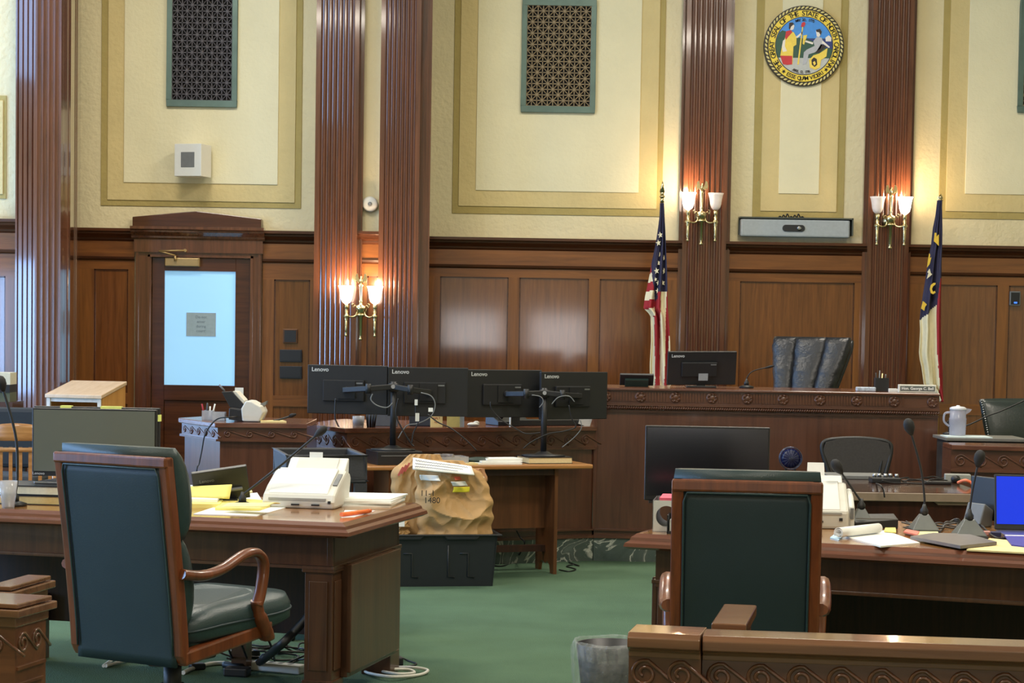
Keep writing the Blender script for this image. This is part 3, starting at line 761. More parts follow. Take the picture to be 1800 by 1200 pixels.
mkp([(1641, 497), (1644.5, 497), (1644, 500), (1640, 503), (1638, 508), (1640, 513), (1643, 511), (1644.5, 514), (1640, 517), (1636, 515), (1634.5, 508), (1636, 501)], 0)
mkp([(1622, 529), (1625, 531), (1629, 535), (1626, 539), (1624.5, 546), (1619, 542), (1620.5, 536)], 0)

# ------------------------------------------------------------------ relief ornament
def waves(mb, p0, p1, z, r, n, out, mi=0, th=.006, flip=1):
    """running scroll: n curls from p0 to p1 (xy), centre height z, radius r, raised along `out`"""
    p0 = Vector((p0[0], p0[1], 0)); p1 = Vector((p1[0], p1[1], 0)); d = (p1 - p0) / n; u = d.normalized(); o = Vector((out[0], out[1], 0)).normalized()
    L = d.length
    for i in range(n):
        c = p0 + d * (i + .45); pts = []
        for k in range(26):
            a = -2.4 * math.pi + (2.4 * math.pi + math.pi * .5 - .1) * k / 25 + 0
            q = k / 25; rad = r * (.18 + .82 * q ** .8)
            ang = math.pi * 2.9 * (1 - q) + math.pi * .42
            pts.append(c + u * (rad * math.cos(ang) * flip) + Vector((0, 0, z + rad * math.sin(ang))) + o * th * .2)
        for q in (.35, .7, 1.0):
            pts.append(c + u * flip * (r * .55 + (L - r * .6) * q) + Vector((0, 0, z + r * (.75 - 1.75 * q))) + o * th * .2)
        mb.tube(pts, th, 5, mi)
# ------------------------------------------------------------------ judge's bench
ZB = 1.168
BL, BR = Vector((.56, 13.75)), Vector((X(1650, 690, 13.62), 13.62))
bt = thing('judge_bench', 'tall wooden judge bench with fluted frieze and rope moulding on a marble base', 'bench', (1.7, 14.1, 0)); O0 = Vector((1.7, 14.1, 0))
def at0(mb, org=O0):
    mb.v = [Vector(p) - org for p in mb.v]; return mb
def slab(mb, pl, z0, z1, mi=0): return mb.prism([(p[0], p[1]) for p in pl], z0, z1, mi)
def off(pl, d):           # shift a two-point front line outward (towards -y)
    return [(p[0], p[1] - d) for p in pl]
fr = [(BL.x, BL.y), (BR.x, BR.y)]; bk = [(BR.x, 14.45), (BL.x, 14.45)]
body = MB(); slab(body, fr + bk, .155, 1.02)
for q in (.0,):
    body.box(BL.x - .01, BL.x + .012, 13.735, 13.76, .215, 1.02)
build('front_panel', at0(body), W_BENCH, bt)
mo = MB(); slab(mo, off(fr, .03) + bk, 1.065, 1.155)
xs0 = BL.x + .02
nfl = 118
ros = [X(u, 705, 13.66) for u in (1066, 1127, 1188, 1252, 1314, 1376.5, 1440.5, 1504.5, 1569.5, 1636)]
for i in range(nfl):
    xq = BL.x + (BR.x - BL.x) * (i + .5) / nfl
    if min(abs(xq - r) for r in ros) < .038 or xq > ros[-1] - .19: continue
    yq = BL.y + (BR.y - BL.y) * (i + .5) / nfl - .03
    mo.box(xq - .0055, xq + .0055, yq - .007, yq, 1.078, 1.142)
for r in ros:
    yq = BL.y + (BR.y - BL.y) * (r - BL.x) / (BR.x - BL.x) - .03
    mo.loft([[(r + q * math.cos(2 * math.pi * k / 16), y, 1.110 + q * math.sin(2 * math.pi * k / 16)) for k in range(16)] for q, y in ((.038, yq), (.038, yq - .008), (.026, yq - .008), (.024, yq - .004), (.013, yq - .012), (.004, yq - .014))])
    for k in range(6):
        a = k * math.pi / 3 + .3; mo.ball((r + .024 * math.cos(a), yq - .008, 1.110 + .024 * math.sin(a)), (.009, .005, .009), 6)
build('frieze', at0(mo), W_BENCHX, bt)
cp = MB(); slab(cp, off(fr, .055) + bk, 1.152, ZB)
build('top_ledge', at0(cp), W_EDGE, bt, bevel=.004)
rp = MB(); slab(rp, off(fr, .045) + bk, 1.050, 1.068); slab(rp, off(fr, .02) + bk, 1.005, 1.022)
n_ = 150
for i in range(n_):
    a = Vector((BL.x + (BR.x - BL.x) * i / n_, BL.y + (BR.y - BL.y) * i / n_ - .032, 1.024)); b = a + Vector((.019, 0, .024))
    rp.tube([a, (a + b) / 2 + Vector((0, -.006, 0)), b], [.005, .009, .005], 5)
build('rope_moulding', at0(rp), W_BENCHX, bt)
M_MARB = None
def marble():
    mt, nt, b = _bsdf('green_marble')
    tc = nt.nodes.new('ShaderNodeTexCoord'); n1 = nt.nodes.new('ShaderNodeTexNoise'); n1.inputs['Scale'].default_value = 2.7; n1.inputs['Detail'].default_value = 8; n1.inputs['Distortion'].default_value = 1.6
    nt.links.new(tc.outputs['Object'], n1.inputs['Vector'])
    r = nt.nodes.new('ShaderNodeValToRGB'); cs_ = r.color_ramp
    cs_.elements[0].position = .30; cs_.elements[0].color = srgb(58, 70, 66)
    cs_.elements[1].position = .72; cs_.elements[1].color = srgb(98, 108, 104)
    for p_, c_ in ((.485, (82, 94, 90)), (.50, (196, 198, 188)), (.52, (74, 86, 82)), (.60, (84, 92, 88)), (.615, (178, 180, 172)), (.625, (84, 92, 88))):
        e_ = cs_.elements.new(p_); e_.color = srgb(*c_)
    nt.links.new(n1.outputs['Fac'], r.inputs[0]); nt.links.new(r.outputs[0], b.inputs['Base Color']); b.inputs['Roughness'].default_value = .25
    return mt
M_MARB = marble()
mb_ = MB(); slab(mb_, off(fr, .02) + bk, 0, .155); build('marble_base', at0(mb_), M_MARB, bt)
mb_ = MB(); slab(mb_, off(fr, .03) + bk, .155, .172); slab(mb_, off(fr, .012) + bk, .172, .205); slab(mb_, off(fr, .028) + bk, .205, .217)
build('base_moulding', at0(mb_), W_BENCHX, bt)

# ------------------------------------------------------------------ lower counters
def counter(name, label, pts, zt, back, nwave, sill=.11):
    """pts: front polyline left to right; back: closing points"""
    c0 = Vector((sum(p[0] for p in pts) / len(pts), sum(p[1] for p in pts) / len(pts) + .2, 0))
    t = thing(name, label, 'counter', c0)
    def offp(d):
        out = []
        for i, p in enumerate(pts):
            ns = []
            for a, b in ((i - 1, i), (i, i + 1)):
                if 0 <= a and b < len(pts):
                    e = Vector((pts[b][0] - pts[a][0], pts[b][1] - pts[a][1])).normalized(); ns.append(Vector((e.y, -e.x)))
            nn = sum(ns, Vector((0, 0))).normalized(); k = d / max(.5, nn.dot(ns[0])); out.append((p[0] + nn.x * k, p[1] + nn.y * k))
        return out
    b = MB().prism(list(pts) + back, .155, zt - .03 - sill)
    build('front_panel', at0(b, c0), W_BENCH, t)
    fz = MB().prism(offp(.02) + back, zt - .03 - sill, zt - .03)
    for i in range(len(pts) - 1):
        a, e = offp(.02)[i], offp(.02)[i + 1]; dd = Vector((e[0] - a[0], e[1] - a[1])); nn = dd.normalized()
        k = max(1, round(dd.length / .125)); waves(fz, a, e, zt - .03 - sill * .55, sill * .3, k, (nn.y, -nn.x), th=.0055)
    fz.prism(offp(.035) + back, zt - .03 - sill - .014, zt - .03 - sill)
    build('carved_frieze', at0(fz, c0), W_BENCHX, t)
    tp = MB().prism(offp(.045) + back, zt - .03, zt); build('top_ledge', at0(tp, c0), W_EDGE, t, bevel=.004)
    mb2 = MB().prism(offp(.02) + back, 0, .155); build('marble_base', at0(mb2, c0), M_MARB, t)
    mb3 = MB().prism(offp(.03) + back, .155, .172); mb3.prism(offp(.026) + back, .205, .217); build('base_moulding', at0(mb3, c0), W_BENCHX, t)
    return t
K = (BL.x - .012, BL.y)
P1 = (-1.037, 12.99); P0 = (-1.32, 13.5)
counter('clerk_counter', 'low carved clerk counter angled behind the four monitors', [P0, P1, K], .905, [(K[0], 14.2), (-1.2, 14.2)], 12)
wA = (-2.085, 13.03); wB = (-1.785, 12.5); wC = (-1.26, 12.55)
counter('witness_stand', 'carved wooden witness stand under the scanner near the door, left side lit blue', [wA, wB, wC], .95, [(-1.26, 13.2), (-2.0, 13.3)], 6, sill=.07)
ra = G(1672, 781, .89); rb = Vector((3.7, ra.y - .12, 0))
counter('side_counter', 'low wave carved counter at the right edge in front of the nailhead chair', [(ra.x, ra.y), (rb.x, rb.y)], .89, [(3.7, ra.y + .25), (ra.x, ra.y + .25)], 10, sill=.12)
# ------------------------------------------------------------------ generic office things
def monitor_back(parent, w, h, M=Matrix.Identity(4), logo=True, hump=True, thick=.025, logo_s=.030, cap='Lenovo'):
    a = MB(); a.M = M
    a.box(-w / 2, w / 2, -.012, .012, -h / 2, h / 2); ca_ = build('casing', a, M_BLACK, parent, bevel=.004)
    b = MB(); b.M = M; b.box(-w / 2 + .008, w / 2 - .008, .0118, .0135, -h / 2 + .01, h / 2 - .01); build('screen', b, M_BLACKM, parent)
    if hump:
        c = MB(); c.M = M; c.box(-w * .30, w * .22, -.035, -.012, -h * .24, h * .20); rh_ = build('rear_housing', c, M_BLACKM, parent, bevel=.006)
        e = MB(); e.M = M; e.box(w * .12, w * .20, -.037, -.035, h * .12, h * .15); build('rear_badge', e, M_GREY, rh_)
    if logo:
        lettering('logo', cap, logo_s, M @ TR(-w / 2 + .025, -.0125, h / 2 - .03) @ FRONT, M_LOGO, ca_, align='LEFT', bold=.0006)
def gooseneck(label, base, tip, bow=(0, 0, 0), bw=.11, bd=.15, kind='pyramid', r=.0045, group=None, head=.022):
    base = Vector(base); tip = Vector(tip) - base
    t = thing('gooseneck_microphone', label, 'microphone', base)
    if kind == 'pyramid':
        b = MB().hexa([(-bw, -bd / 2, 0), (bw, -bd / 2, 0), (bw, bd / 2, 0), (-bw, bd / 2, 0)], [(-bw, -bd / 2, .012), (bw, -bd / 2, .012), (bw, bd / 2, .012), (-bw, bd / 2, .012)], 0)
        b.hexa([(-bw * .95, -bd * .47, .012), (bw * .95, -bd * .47, .012), (bw * .95, bd * .47, .012), (-bw * .95, bd * .47, .012)], [(-bw * .3, -bd * .1, .075), (bw * .3, -bd * .1, .075), (bw * .3, bd * .15, .075), (-bw * .3, bd * .15, .075)], 1)
        build('base', b, [M_BLACK, mat('mic_base_grey', (96, 100, 98), .35)], t, bevel=.004)
        z0 = .07
    else:
        build('base', MB().lathe([(.05, 0), (.05, .012), (.02, .022)], n=20), M_BLACK, t); z0 = .02
    build('collar', MB().lathe([(.017, 0), (.017, .02), (.010, .03), (.006, .045)], (0, 0, z0), 14), M_BLACK, t)
    st = Vector((0, 0, z0 + .03)); mid = (st + tip) / 2 + Vector(bow); d = (tip - mid).normalized()
    build('stem', MB().tube(bez([st, st * .7 + mid * .3 + Vector(bow) * .3, mid, tip], 10), r, 8), M_BLACK, t)
    h = MB().tube([tip - d * .03, tip - d * .015, tip, tip + d * .02, tip + d * .034, tip + d * .04], [head * .3, head * .7, head, head, head * .7, head * .2], 12)
    build('foam_head', h, M_BLACKM, t)
    return t
def sheet(name, label, cat, corners, z, th, mt, group=None, lift=0, org=None, **k):
    ps = [G(u, v, z) for u, v in corners]
    mb = MB(); n = len(ps)
    ar = sum(ps[i].x * ps[(i + 1) % n].y - ps[(i + 1) % n].x * ps[i].y for i in range(n))
    if ar < 0: ps = ps[::-1]
    mb.prism([(p.x, p.y) for p in ps], z + lift, z + lift + th)
    return world_single(name, label, cat, mb, mt, group=group, **k)

# ------------------------------------------------------------------ on the judge's bench
ju = P(1232, 655, 14.1); tz = ZB
t = thing('computer_monitor', 'black monitor seen from behind on the judge bench, leaning back', 'monitor', (ju.x, 14.05, tz))
Mj = TR(0, 0, .135) @ Matrix.Rotation(math.radians(14), 4, 'X') @ Matrix.Rotation(math.radians(4), 4, 'Z')
monitor_back(t, .475, .235, Mj, logo_s=.03)
build('stand', MB().box(-.03, .03, .02, .05, 0, .15).box(-.1, .1, -.04, .12, 0, .012), M_BLACK, t, bevel=.003)
lb = MB(); lb.M = Mj; lb.box(-.025, .04, -.038, -.035, -.08, -.03); build('asset_label', lb, mat('asset_label', (150, 158, 166), .5), t)
t = thing('tablet_screen', 'small dark tilted touch screen on the bench left of the striped flag', 'touch screen', (X(1119, 672, 14.0), 14.0, tz))
Mt = TR(0, 0, .05) @ Matrix.Rotation(math.radians(35), 4, 'X')
a = MB(); a.M = Mt; a.box(-.115, .115, -.01, .01, -.045, .045); build('screen', a, M_BLACK, t, bevel=.003)
a = MB(); a.M = Mt; a.box(-.08, .08, -.03, -.01, -.04, .015); a.M = Matrix.Identity(4); a.box(-.06, .06, .0, .08, 0, .02); build('foot', a, mat('green_black', (34, 52, 46), .5), t)
gooseneck('thin gooseneck microphone on the judge bench left of the leather chair', (X(1312, 683, 14.1), 14.1, tz), P(1351, 645, 14.1), (-.03, 0, .02), kind='disc', r=.004, head=.009)
# pencil cup, folded note, nameplate
t = thing('pen_holder', 'black mesh pen holder on the right end of the judge bench', 'pen holder', (X(1549, 686, 13.9), 13.9, tz))
cu = MB()
for a_, b_ in ((-.045, -.043), (.043, .045)): cu.box(a_, b_, -.035, .035, 0, .09); cu.box(-.045, .045, a_ * .78, b_ * .78, 0, .09)
cu.box(-.045, .045, -.035, .035, 0, .004); build('cup', cu, M_BLACK, t)
for i, (px, dx, hh, mt_) in enumerate(((-.03, -.01, .125, M_BLACK), (-.015, .004, .14, M_GREY), (0, .01, .12, M_MANILA), (.02, .01, .11, M_BLACK), (.03, .0, .115, M_GREY))):
    build('pen', MB().cyl((px, .01 * (i % 3) - .01, .005), (px + dx, .012 * (i % 3), hh), .004), mt_, t)
sx0 = X(1523, 686, 13.85)
world_single('tissue_pack', 'small white and blue packet left of the pen holder', 'packet', MB().box(sx0 - .07, sx0 + .06, 13.82, 13.88, tz, tz + .028), mat('blue_white_print', (178, 188, 200), .6, noise=.3, nscale=60), bevel=.006)
world_single('note_pad', 'thin white pad between the pen holder and the nameplate', 'pad', MB().box(X(1562, 686, 13.85), X(1577, 686, 13.85), 13.82, 13.9, tz, tz + .02), M_PAPER)
na, nb = X(1579, 684, 13.75), X(1645, 684, 13.75)
t = thing('name_plate', 'long white framed nameplate on the right end of the judge bench', 'nameplate', ((na + nb) / 2, 13.74, tz))
hw = (nb - na) / 2
build('frame', MB().box(-hw, hw, -.006, .03, 0, .052), mat('plate_frame', (222, 220, 206), .4), t, bevel=.003)
build('insert', MB().box(-hw + .01, hw - .01, -.009, -.005, .010, .042), mat('plate_insert', (96, 102, 98), .4), t)
lettering('writing', 'Hon. George C. Bell', .026, TR(0, -.010, .026) @ FRONT, M_PAPER, t, bold=.0006, depth=.0006)

# ------------------------------------------------------------------ judge's chair
struct('floor_platform', MB().box(.62, 2.78, 14.47, 17.2, 0, .30), M_CARPET)
jc = P(1425, 680, 15.0)
t = thing('executive_chair', 'tufted navy black leather executive chair behind the judge bench', 'chair', (jc.x - .08, 15.0, .30), math.radians(-30))
def pad(mb, x0, x1, z0, z1, y, th, m=30, wr=.006, roll=0.0):
    def wfac(z): return .74 + .30 * min(1, max(0, (z - .78) / .36)) if z > .6 else .74
    def f(s, q):
        a = 2 * math.pi * s; z = z0 + (z1 - z0) * q
        e = min(1, max(.02, math.sin(math.pi * min(max(q, .0), 1))) ** .22)
        cx, hx = (x0 + x1) / 2 * wfac(z), (x1 - x0) / 2 * wfac(z)
        xx = cx + hx * (math.copysign(abs(math.cos(a)) ** .75, math.cos(a))) * (.9 + .1 * e)
        yy = y + th * math.copysign(abs(math.sin(a)) ** .8, math.sin(a)) * e * .5 + .42 * max(0, z - .6) ** 1.35
        yy -= roll * max(0, (z - 1.08)) * 2
        edge = abs(math.cos(a)) ** 3
        yy += wr * math.sin(z * 95 + 9 * x0 + 2 * math.sin(z * 31)) * edge - (.010 * math.exp(-((z - .98) / .012) ** 2) if math.sin(a) < 0 else 0)
        return (xx, yy, z)
    mb.loft([[f(k / 28, j / m) for k in range(28)] for j in range(m + 1)], 0, True, True)
bk_ = MB(); pad(bk_, -.295, .295, .52, 1.205, .10, .12, wr=.0); build('back_shell', bk_, M_LEATHB, t)
for a_, b_ in ((-.295, -.10), (-.125, .125), (.10, .295)):
    q = MB(); pad(q, a_, b_, .52, 1.225, .03, .15, wr=.007, roll=.1); build('tufted_pad', q, M_LEATHB, t)
se = MB()
se.loft([[(.29 * math.copysign(abs(math.cos(a)) ** .6, math.cos(a)) * k_, -.20 + .27 * math.copysign(abs(math.sin(a)) ** .6, math.sin(a)) * k_, z_) for a in [2 * math.pi * q / 24 for q in range(24)]] for k_, z_ in ((.9, .42), (1, .45), (1, .50), (.93, .54))])
build('seat', se, M_LEATHB, t)
for s in (-1, 1):
    build('armrest', MB().tube(bez([(s * .30, .08, .50), (s * .33, .04, .66), (s * .33, -.1, .70), (s * .33, -.28, .68), (s * .31, -.30, .50)], 6), .028, 10), M_LEATHB, t)
build('column', MB().cyl((0, -.15, .1), (0, -.15, .43), .03), M_STEEL, t)
bs = MB()
for k in range(5): a = 2 * math.pi * k / 5; bs.tube([(0, -.15, .12), (.3 * math.cos(a), -.15 + .3 * math.sin(a), .07)], [.03, .018], 8); bs.ball((.3 * math.cos(a), -.15 + .3 * math.sin(a), .03), .03, 8)
build('star_base', bs, M_BLACK, t)

# ------------------------------------------------------------------ right side: ledge, pitcher, nailhead chair
ZL = .90
lc = G(1700, 768, ZL)
sh = thing('side_shelf', 'dark shelf with a pale top beside the bench, under the water pitcher', 'shelf', (lc.x + .2, lc.y, 0))
lx0 = X(1656, 768, lc.y) - sh.location.x; lx1 = X(1800, 768, lc.y) - sh.location.x
build('top', MB().box(lx0, lx1, -.12, .3, ZL - .02, ZL), mat('shelf_top', (118, 116, 112), .3), sh, bevel=.003)
build('body', MB().box(lx0 + .1, lx1, -.10, .28, 0, ZL - .02), M_BLACK, sh)
build('end_panel', MB().box(lx0 + .02, lx0 + .1, -.08, .25, 0, ZL - .02), mat('gap_shade_clutter', (48, 42, 38), .6, noise=.5, nscale=18), sh)  # stand-in panel, shade of the dark cluttered gap put into its colour
pc = Vector((X(1683, 755, lc.y + .08), lc.y + .08, ZL))
world_single('paper_sheet', 'pale sheets lying under the water pitcher', 'paper', MB().box(pc.x - .1, pc.x + .19, lc.y - .09, lc.y + .13, ZL, ZL + .006), mat('pale_blue_paper', (198, 212, 214), .6))
t = thing('water_pitcher', 'translucent plastic water pitcher with a lid and spout', 'pitcher', pc + Vector((0, 0, .006)))
M_PIT = mat('frosted_plastic', (190, 194, 212), .2, alpha=.45)
build('body', MB().lathe([(.048, 0), (.052, .004), (.056, .10), (.057, .11), (.053, .115), (.052, .17)], n=24), M_PIT, t)
build('lid', MB().lathe([(.054, .165), (.054, .178), (.04, .186), (.012, .190), (.010, .196)], n=24), mat('frosted_lid', (220, 222, 230), .3, alpha=.85), t)
build('spout', MB().prismy([(.048, .178), (.088, .172), (.076, .155), (.050, .138)], -.015, .015), M_PIT, t)
build('handle', MB().tube(bez([(-.052, 0, .15), (-.085, 0, .14), (-.088, 0, .09), (-.055, 0, .06)], 8), .007, 8), M_PIT, t)
nh = P(1790, 738, 14.1)
t = thing('nailhead_armchair', 'black leather armchair with a row of nailheads at the right edge', 'chair', (nh.x + .1, 14.15, 0), math.radians(4))
def slabpad(mb, pts_front, y0, y1, bulge=.02, mi=0):
    pass
bx0, bx1, bz0, bz1 = X(1727, 704, 14.1) - nh.x - .1, .42, Z(1760, 772, 14.1), Z(1760, 705, 14.1)
def bkf(s, q):
    xx = bx0 + (bx1 - bx0) * s + (1 - q) * .05 * (1 - s); zz = bz0 - .06 + (bz1 - bz0 + .06) * q
    b_ = .05 * (math.sin(math.pi * s) * math.sin(math.pi * q)) ** .45 if 0 < s < 1 and 0 < q < 1 else 0
    return (xx, -.02 - b_ + .08 * q, zz)
m_ = MB().grid(bkf, 20, 12); build('backrest', m_, M_LEATHB if False else mat('black_green_leather', (38, 46, 44), .3, bump=.05), t, solid=.05)
nl = MB()
for k in range(22): p_ = bkf(0.012, k / 21); nl.ball((p_[0] - .004, p_[1] - .03, p_[2]), .0065, 6)
build('nailhead', nl, M_STEEL, t, kind='stuff')
build('seat', MB().box(bx0 + .05, bx1, -.5, .02, .42, .56), mat('black_green_leather', (38, 46, 44), .3), t, bevel=.04)
lg = MB()
for a_ in (bx0 + .08, bx1 - .06):
    for b_ in (-.46, .02): build('leg', MB().box(a_ - .02, a_ + .02, b_ - .02, b_ + .02, 0, .43), W_LEG, t)
build('back_post', MB().box(bx0 + .06, bx0 + .09, 0, .03, .4, .9).box(bx1 - .09, bx1 - .06, 0, .03, .4, .9), W_LEG, t)
t = thing('gooseneck_microphone', 'long black gooseneck microphone reaching right across the nailhead chair', 'microphone', (X(1668, 748, 13.5), 13.5, ZL))
pts = [P(u, v, 13.5) - Vector(t.location) for u, v in ((1668, 740), (1664, 746), (1672, 748), (1696, 748), (1715, 741), (1735, 731), (1760, 722), (1800, 704), (1830, 690))]
build('stem', MB().tube(bez([Vector((0, 0, .0))] + pts, 6), .005, 8), M_CABLE, t)
build('base', MB().lathe([(.04, 0), (.04, .01), (.015, .02)], n=16), M_BLACK, t)

# ------------------------------------------------------------------ clerk's desk behind the right table
ZD2 = .75
a = G(1737, 868, ZD2); b = G(1737, 838, ZD2); c = G(1420, 853, ZD2)
dx0, dx1, dy0, dy1 = G(1352, 851, ZD2).x, a.x, a.y, a.y + 1.0
O1 = Vector(((dx0 + dx1) / 2, (dy0 + dy1) / 2, 0))
t = thing('reporter_desk', 'dark wooden desk with a narrow pale front edge behind the right counsel table', 'desk', O1)
hx, hy = (dx1 - dx0) / 2, (dy1 - dy0) / 2
M_DT = wood('dark_desk_top', (48, 28, 20), (74, 46, 34), .18, 'X', 5, .5)
build('desk_top', MB().box(-hx, hx, -hy + .01, hy, ZD2 - .04, ZD2), M_DT, t)
build('front_edge', MB().box(-hx, hx, -hy - .005, -hy + .01, ZD2 - .045, ZD2 - .002), mat('edge_band', (140, 122, 104), .35), t, bevel=.003)
fp = MB().box(-hx + .03, hx - .03, -hy + .04, -hy + .07, .02, ZD2 - .04)
build('front_panel', fp, wood('desk_panel', (54, 24, 16), (78, 38, 24), .35, 'Z', 6), t)
pA = P(1640, 882, dy0).x - O1.x; pB = P(1722, 886, dy0).x - O1.x; pz = P(1680, 884, dy0).z
build('drawer_pull_rail', MB().prismy([(pA, pz + .012), (pB, pz + .012), (pB, pz - .012), (pA + .03, pz - .012)][::-1], -hy + .015, -hy + .04), mat('edge_band', (140, 122, 104), .35), t)
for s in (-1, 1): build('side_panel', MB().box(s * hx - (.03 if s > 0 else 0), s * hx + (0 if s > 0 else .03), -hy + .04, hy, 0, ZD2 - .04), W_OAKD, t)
DY = lambda u, v: G(u, v, ZD2)
# mesh back chair
mc = P(1507, 800, 12.7)
t = thing('mesh_office_chair', 'black mesh backed office chair behind the reporter desk', 'chair', (mc.x, 12.5, 0))
zc0, zc1 = Z(1507, 850, 12.7), Z(1507, 772, 12.7); hw1 = .215
out = [(-.155, zc0), (-.185, zc0 + .1), (-.215, zc1 - .07), (-.20, zc1 - .02), (-.12, zc1 - .002), (0, zc1 + .004), (.12, zc1 - .002), (.20, zc1 - .02), (.215, zc1 - .07), (.19, zc0 + .1), (.16, zc0)]
fr_ = MB().tube(bez([(x_, .2 + .15 * (z_ - zc0), z_) for x_, z_ in out], 5), .014, 8)
fr_.tube(bez([(x_ * .78, .2 + .15 * (z_ - zc0), min(z_, zc1 - .035)) for x_, z_ in out], 5), .008, 6)
build('back_frame', fr_, M_BLACK, t)
M_MESH = mat('grey_mesh_fabric', (62, 58, 56), .8, noise=.1, nscale=80)
build('mesh_back', MB().prismy([(x_ * .97, z_) for x_, z_ in out][::-1], .215, .222), M_MESH, t)
build('seat', MB().box(-.23, .23, -.28, .2, .42, .50), M_BLACKM, t, bevel=.03)
build('back_post', MB().box(-.03, .03, .22, .26, .45, zc0 + .1).box(-.03, .03, -.02, .25, .40, .44), M_BLACK, t)
build('column', MB().cyl((0, 0, .08), (0, 0, .42), .03), M_BLACK, t)
bs = MB()
for k in range(5): q = 2 * math.pi * k / 5; bs.tube([(0, 0, .10), (.28 * math.cos(q), .28 * math.sin(q), .06)], [.03, .016], 8); bs.ball((.28 * math.cos(q), .28 * math.sin(q), .025), .025, 8)
build('star_base', bs, M_BLACK, t)
# things on the desk
p = DY(1389, 838); t = thing('desk_fan', 'small blue and black round desk fan at the left end of the reporter desk', 'fan', p)
rr = .062; cz = .105
cage = MB(); 
for k in range(3): cage.tube([(rr * math.cos(2 * math.pi * q / 24), -.02 + .02 * k, cz + rr * math.sin(2 * math.pi * q / 24)) for q in range(24)], .0025, 6, closed=True, caps=False)
for k in range(8): q = math.pi * k / 8; cage.tube([(rr * math.cos(q), -.02, cz + rr * math.sin(q)), (-rr * math.cos(q), -.02, cz - rr * math.sin(q))], .0012, 5)
build('cage', cage, mat('cage_dark', (70, 74, 92), .3, metal=.6), t)
build('blades', MB().loft([[(r * math.cos(2 * math.pi * k / 20), y, cz + r * math.sin(2 * math.pi * k / 20)) for k in range(20)] for r, y in ((.050, .012), (.056, 0), (.034, -.008), (.012, -.014))]), mat('fan_blue', (18, 28, 74), .3), t)
build('foot', MB().box(-.03, -.02, -.01, .01, 0, .05).box(.02, .03, -.01, .01, 0, .05).box(-.045, .045, -.035, .035, 0, .008), M_BLACK, t)
p = DY(1508, 842); world_single('closed_laptop', 'thin silver closed laptop on the reporter desk before the mesh chair', 'laptop', MB().box(p.x - .17, p.x + .15, p.y - .02, p.y + .22, ZD2, ZD2 + .022), M_GREY, bevel=.004)
p = DY(1552, 848); t = thing('steno_machine', 'small dark device with metal knobs on the reporter desk', 'steno machine', p)
build('body', MB().box(-.07, .09, -.05, .06, 0, .03), M_BLACK, t, bevel=.006)
kn = MB()
for k in range(5): kn.cyl((-.05 + .03 * k, -.02 + .02 * (k % 2), .03), (-.05 + .03 * k, -.02 + .02 * (k % 2), .05), .011, n=10)
build('knob', kn, M_STEEL, t)
p = DY(1678, 847); t = thing('power_strip', 'grey power strip with a black plug on the reporter desk', 'power strip', p, math.radians(-6))
build('body', MB().box(-.055, .085, -.03, .03, 0, .045), mat('strip_grey', (150, 152, 146), .5), t, bevel=.005)
build('plug', MB().ball((.0, -.045, .02), (.026, .022, .022), 10), M_BLACK, t)
q0 = DY(1685, 853)
oc = [(1686, 851, .775), (1700, 846, .79), (1713, 852, .785), (1722, 868, .76)]
pts = [P(u, v, 11.2 - .0 * i) for i, (u, v, _) in enumerate(oc)]
oy = a.y - .03
pts = [P(1684, 848, q0.y), P(1698, 844, q0.y - .05), P(1712, 852, q0.y - .1), P(1719, 860, oy - .02), P(1724, 874, oy - .05), P(1725, 886, oy - .06), P(1719, 905, oy - .06), P(1715, 928, oy - .06), P(1712, 960, oy - .05), P(1705, 1000, oy - .04), G(1690, 1075, .012)]
world_single('extension_cord', 'orange extension cord hanging from the power strip down the desk front', 'cord', MB().tube(bez(pts, 6), .0085, 8), mat('orange_cord', (236, 126, 86), .5))
rnd = random.Random(4)
def squiggle(p0, p1, z, amp, n, r, rng, wob=.0):
    p0 = Vector(p0); p1 = Vector(p1); out = []
    for i in range(n + 1):
        q = p0.lerp(p1, i / n) + Vector((rng.uniform(-amp, amp), rng.uniform(-amp, amp), 0)); q.z = z + r + abs(rng.uniform(0, wob)); out.append(q)
    return bez(out, 6)
cm = MB()
for k in range(5): cm.tube(squiggle(DY(1558, 846 + k), DY(1662, 843 + 2 * k), ZD2, .03, 7, .0035, rnd, .02), .0035, 5)
world_single('cable_tangle', 'tangle of thin black cables along the reporter desk by the power strip', 'cables', cm, M_CABLE, kind='stuff')
p = DY(1648, 851); world_single('power_brick', 'flat black power adapter on the reporter desk left of the power strip', 'power adapter', MB().box(p.x - .07, p.x + .07, p.y - .03, p.y + .03, ZD2, ZD2 + .018), M_BLACK, bevel=.005)
pp = DY(1420, 846)
cm = MB().tube(bez([DY(1540, 851) + Vector((0, 0, .005)), P(1548, 853, dy0 - .01), P(1553, 862, dy0 - .02), P(1555, 874, dy0 - .02)], 6), .004, 6)
world_single('hanging_cable', 'short black cable hanging over the reporter desk edge', 'cable', cm, M_CABLE)
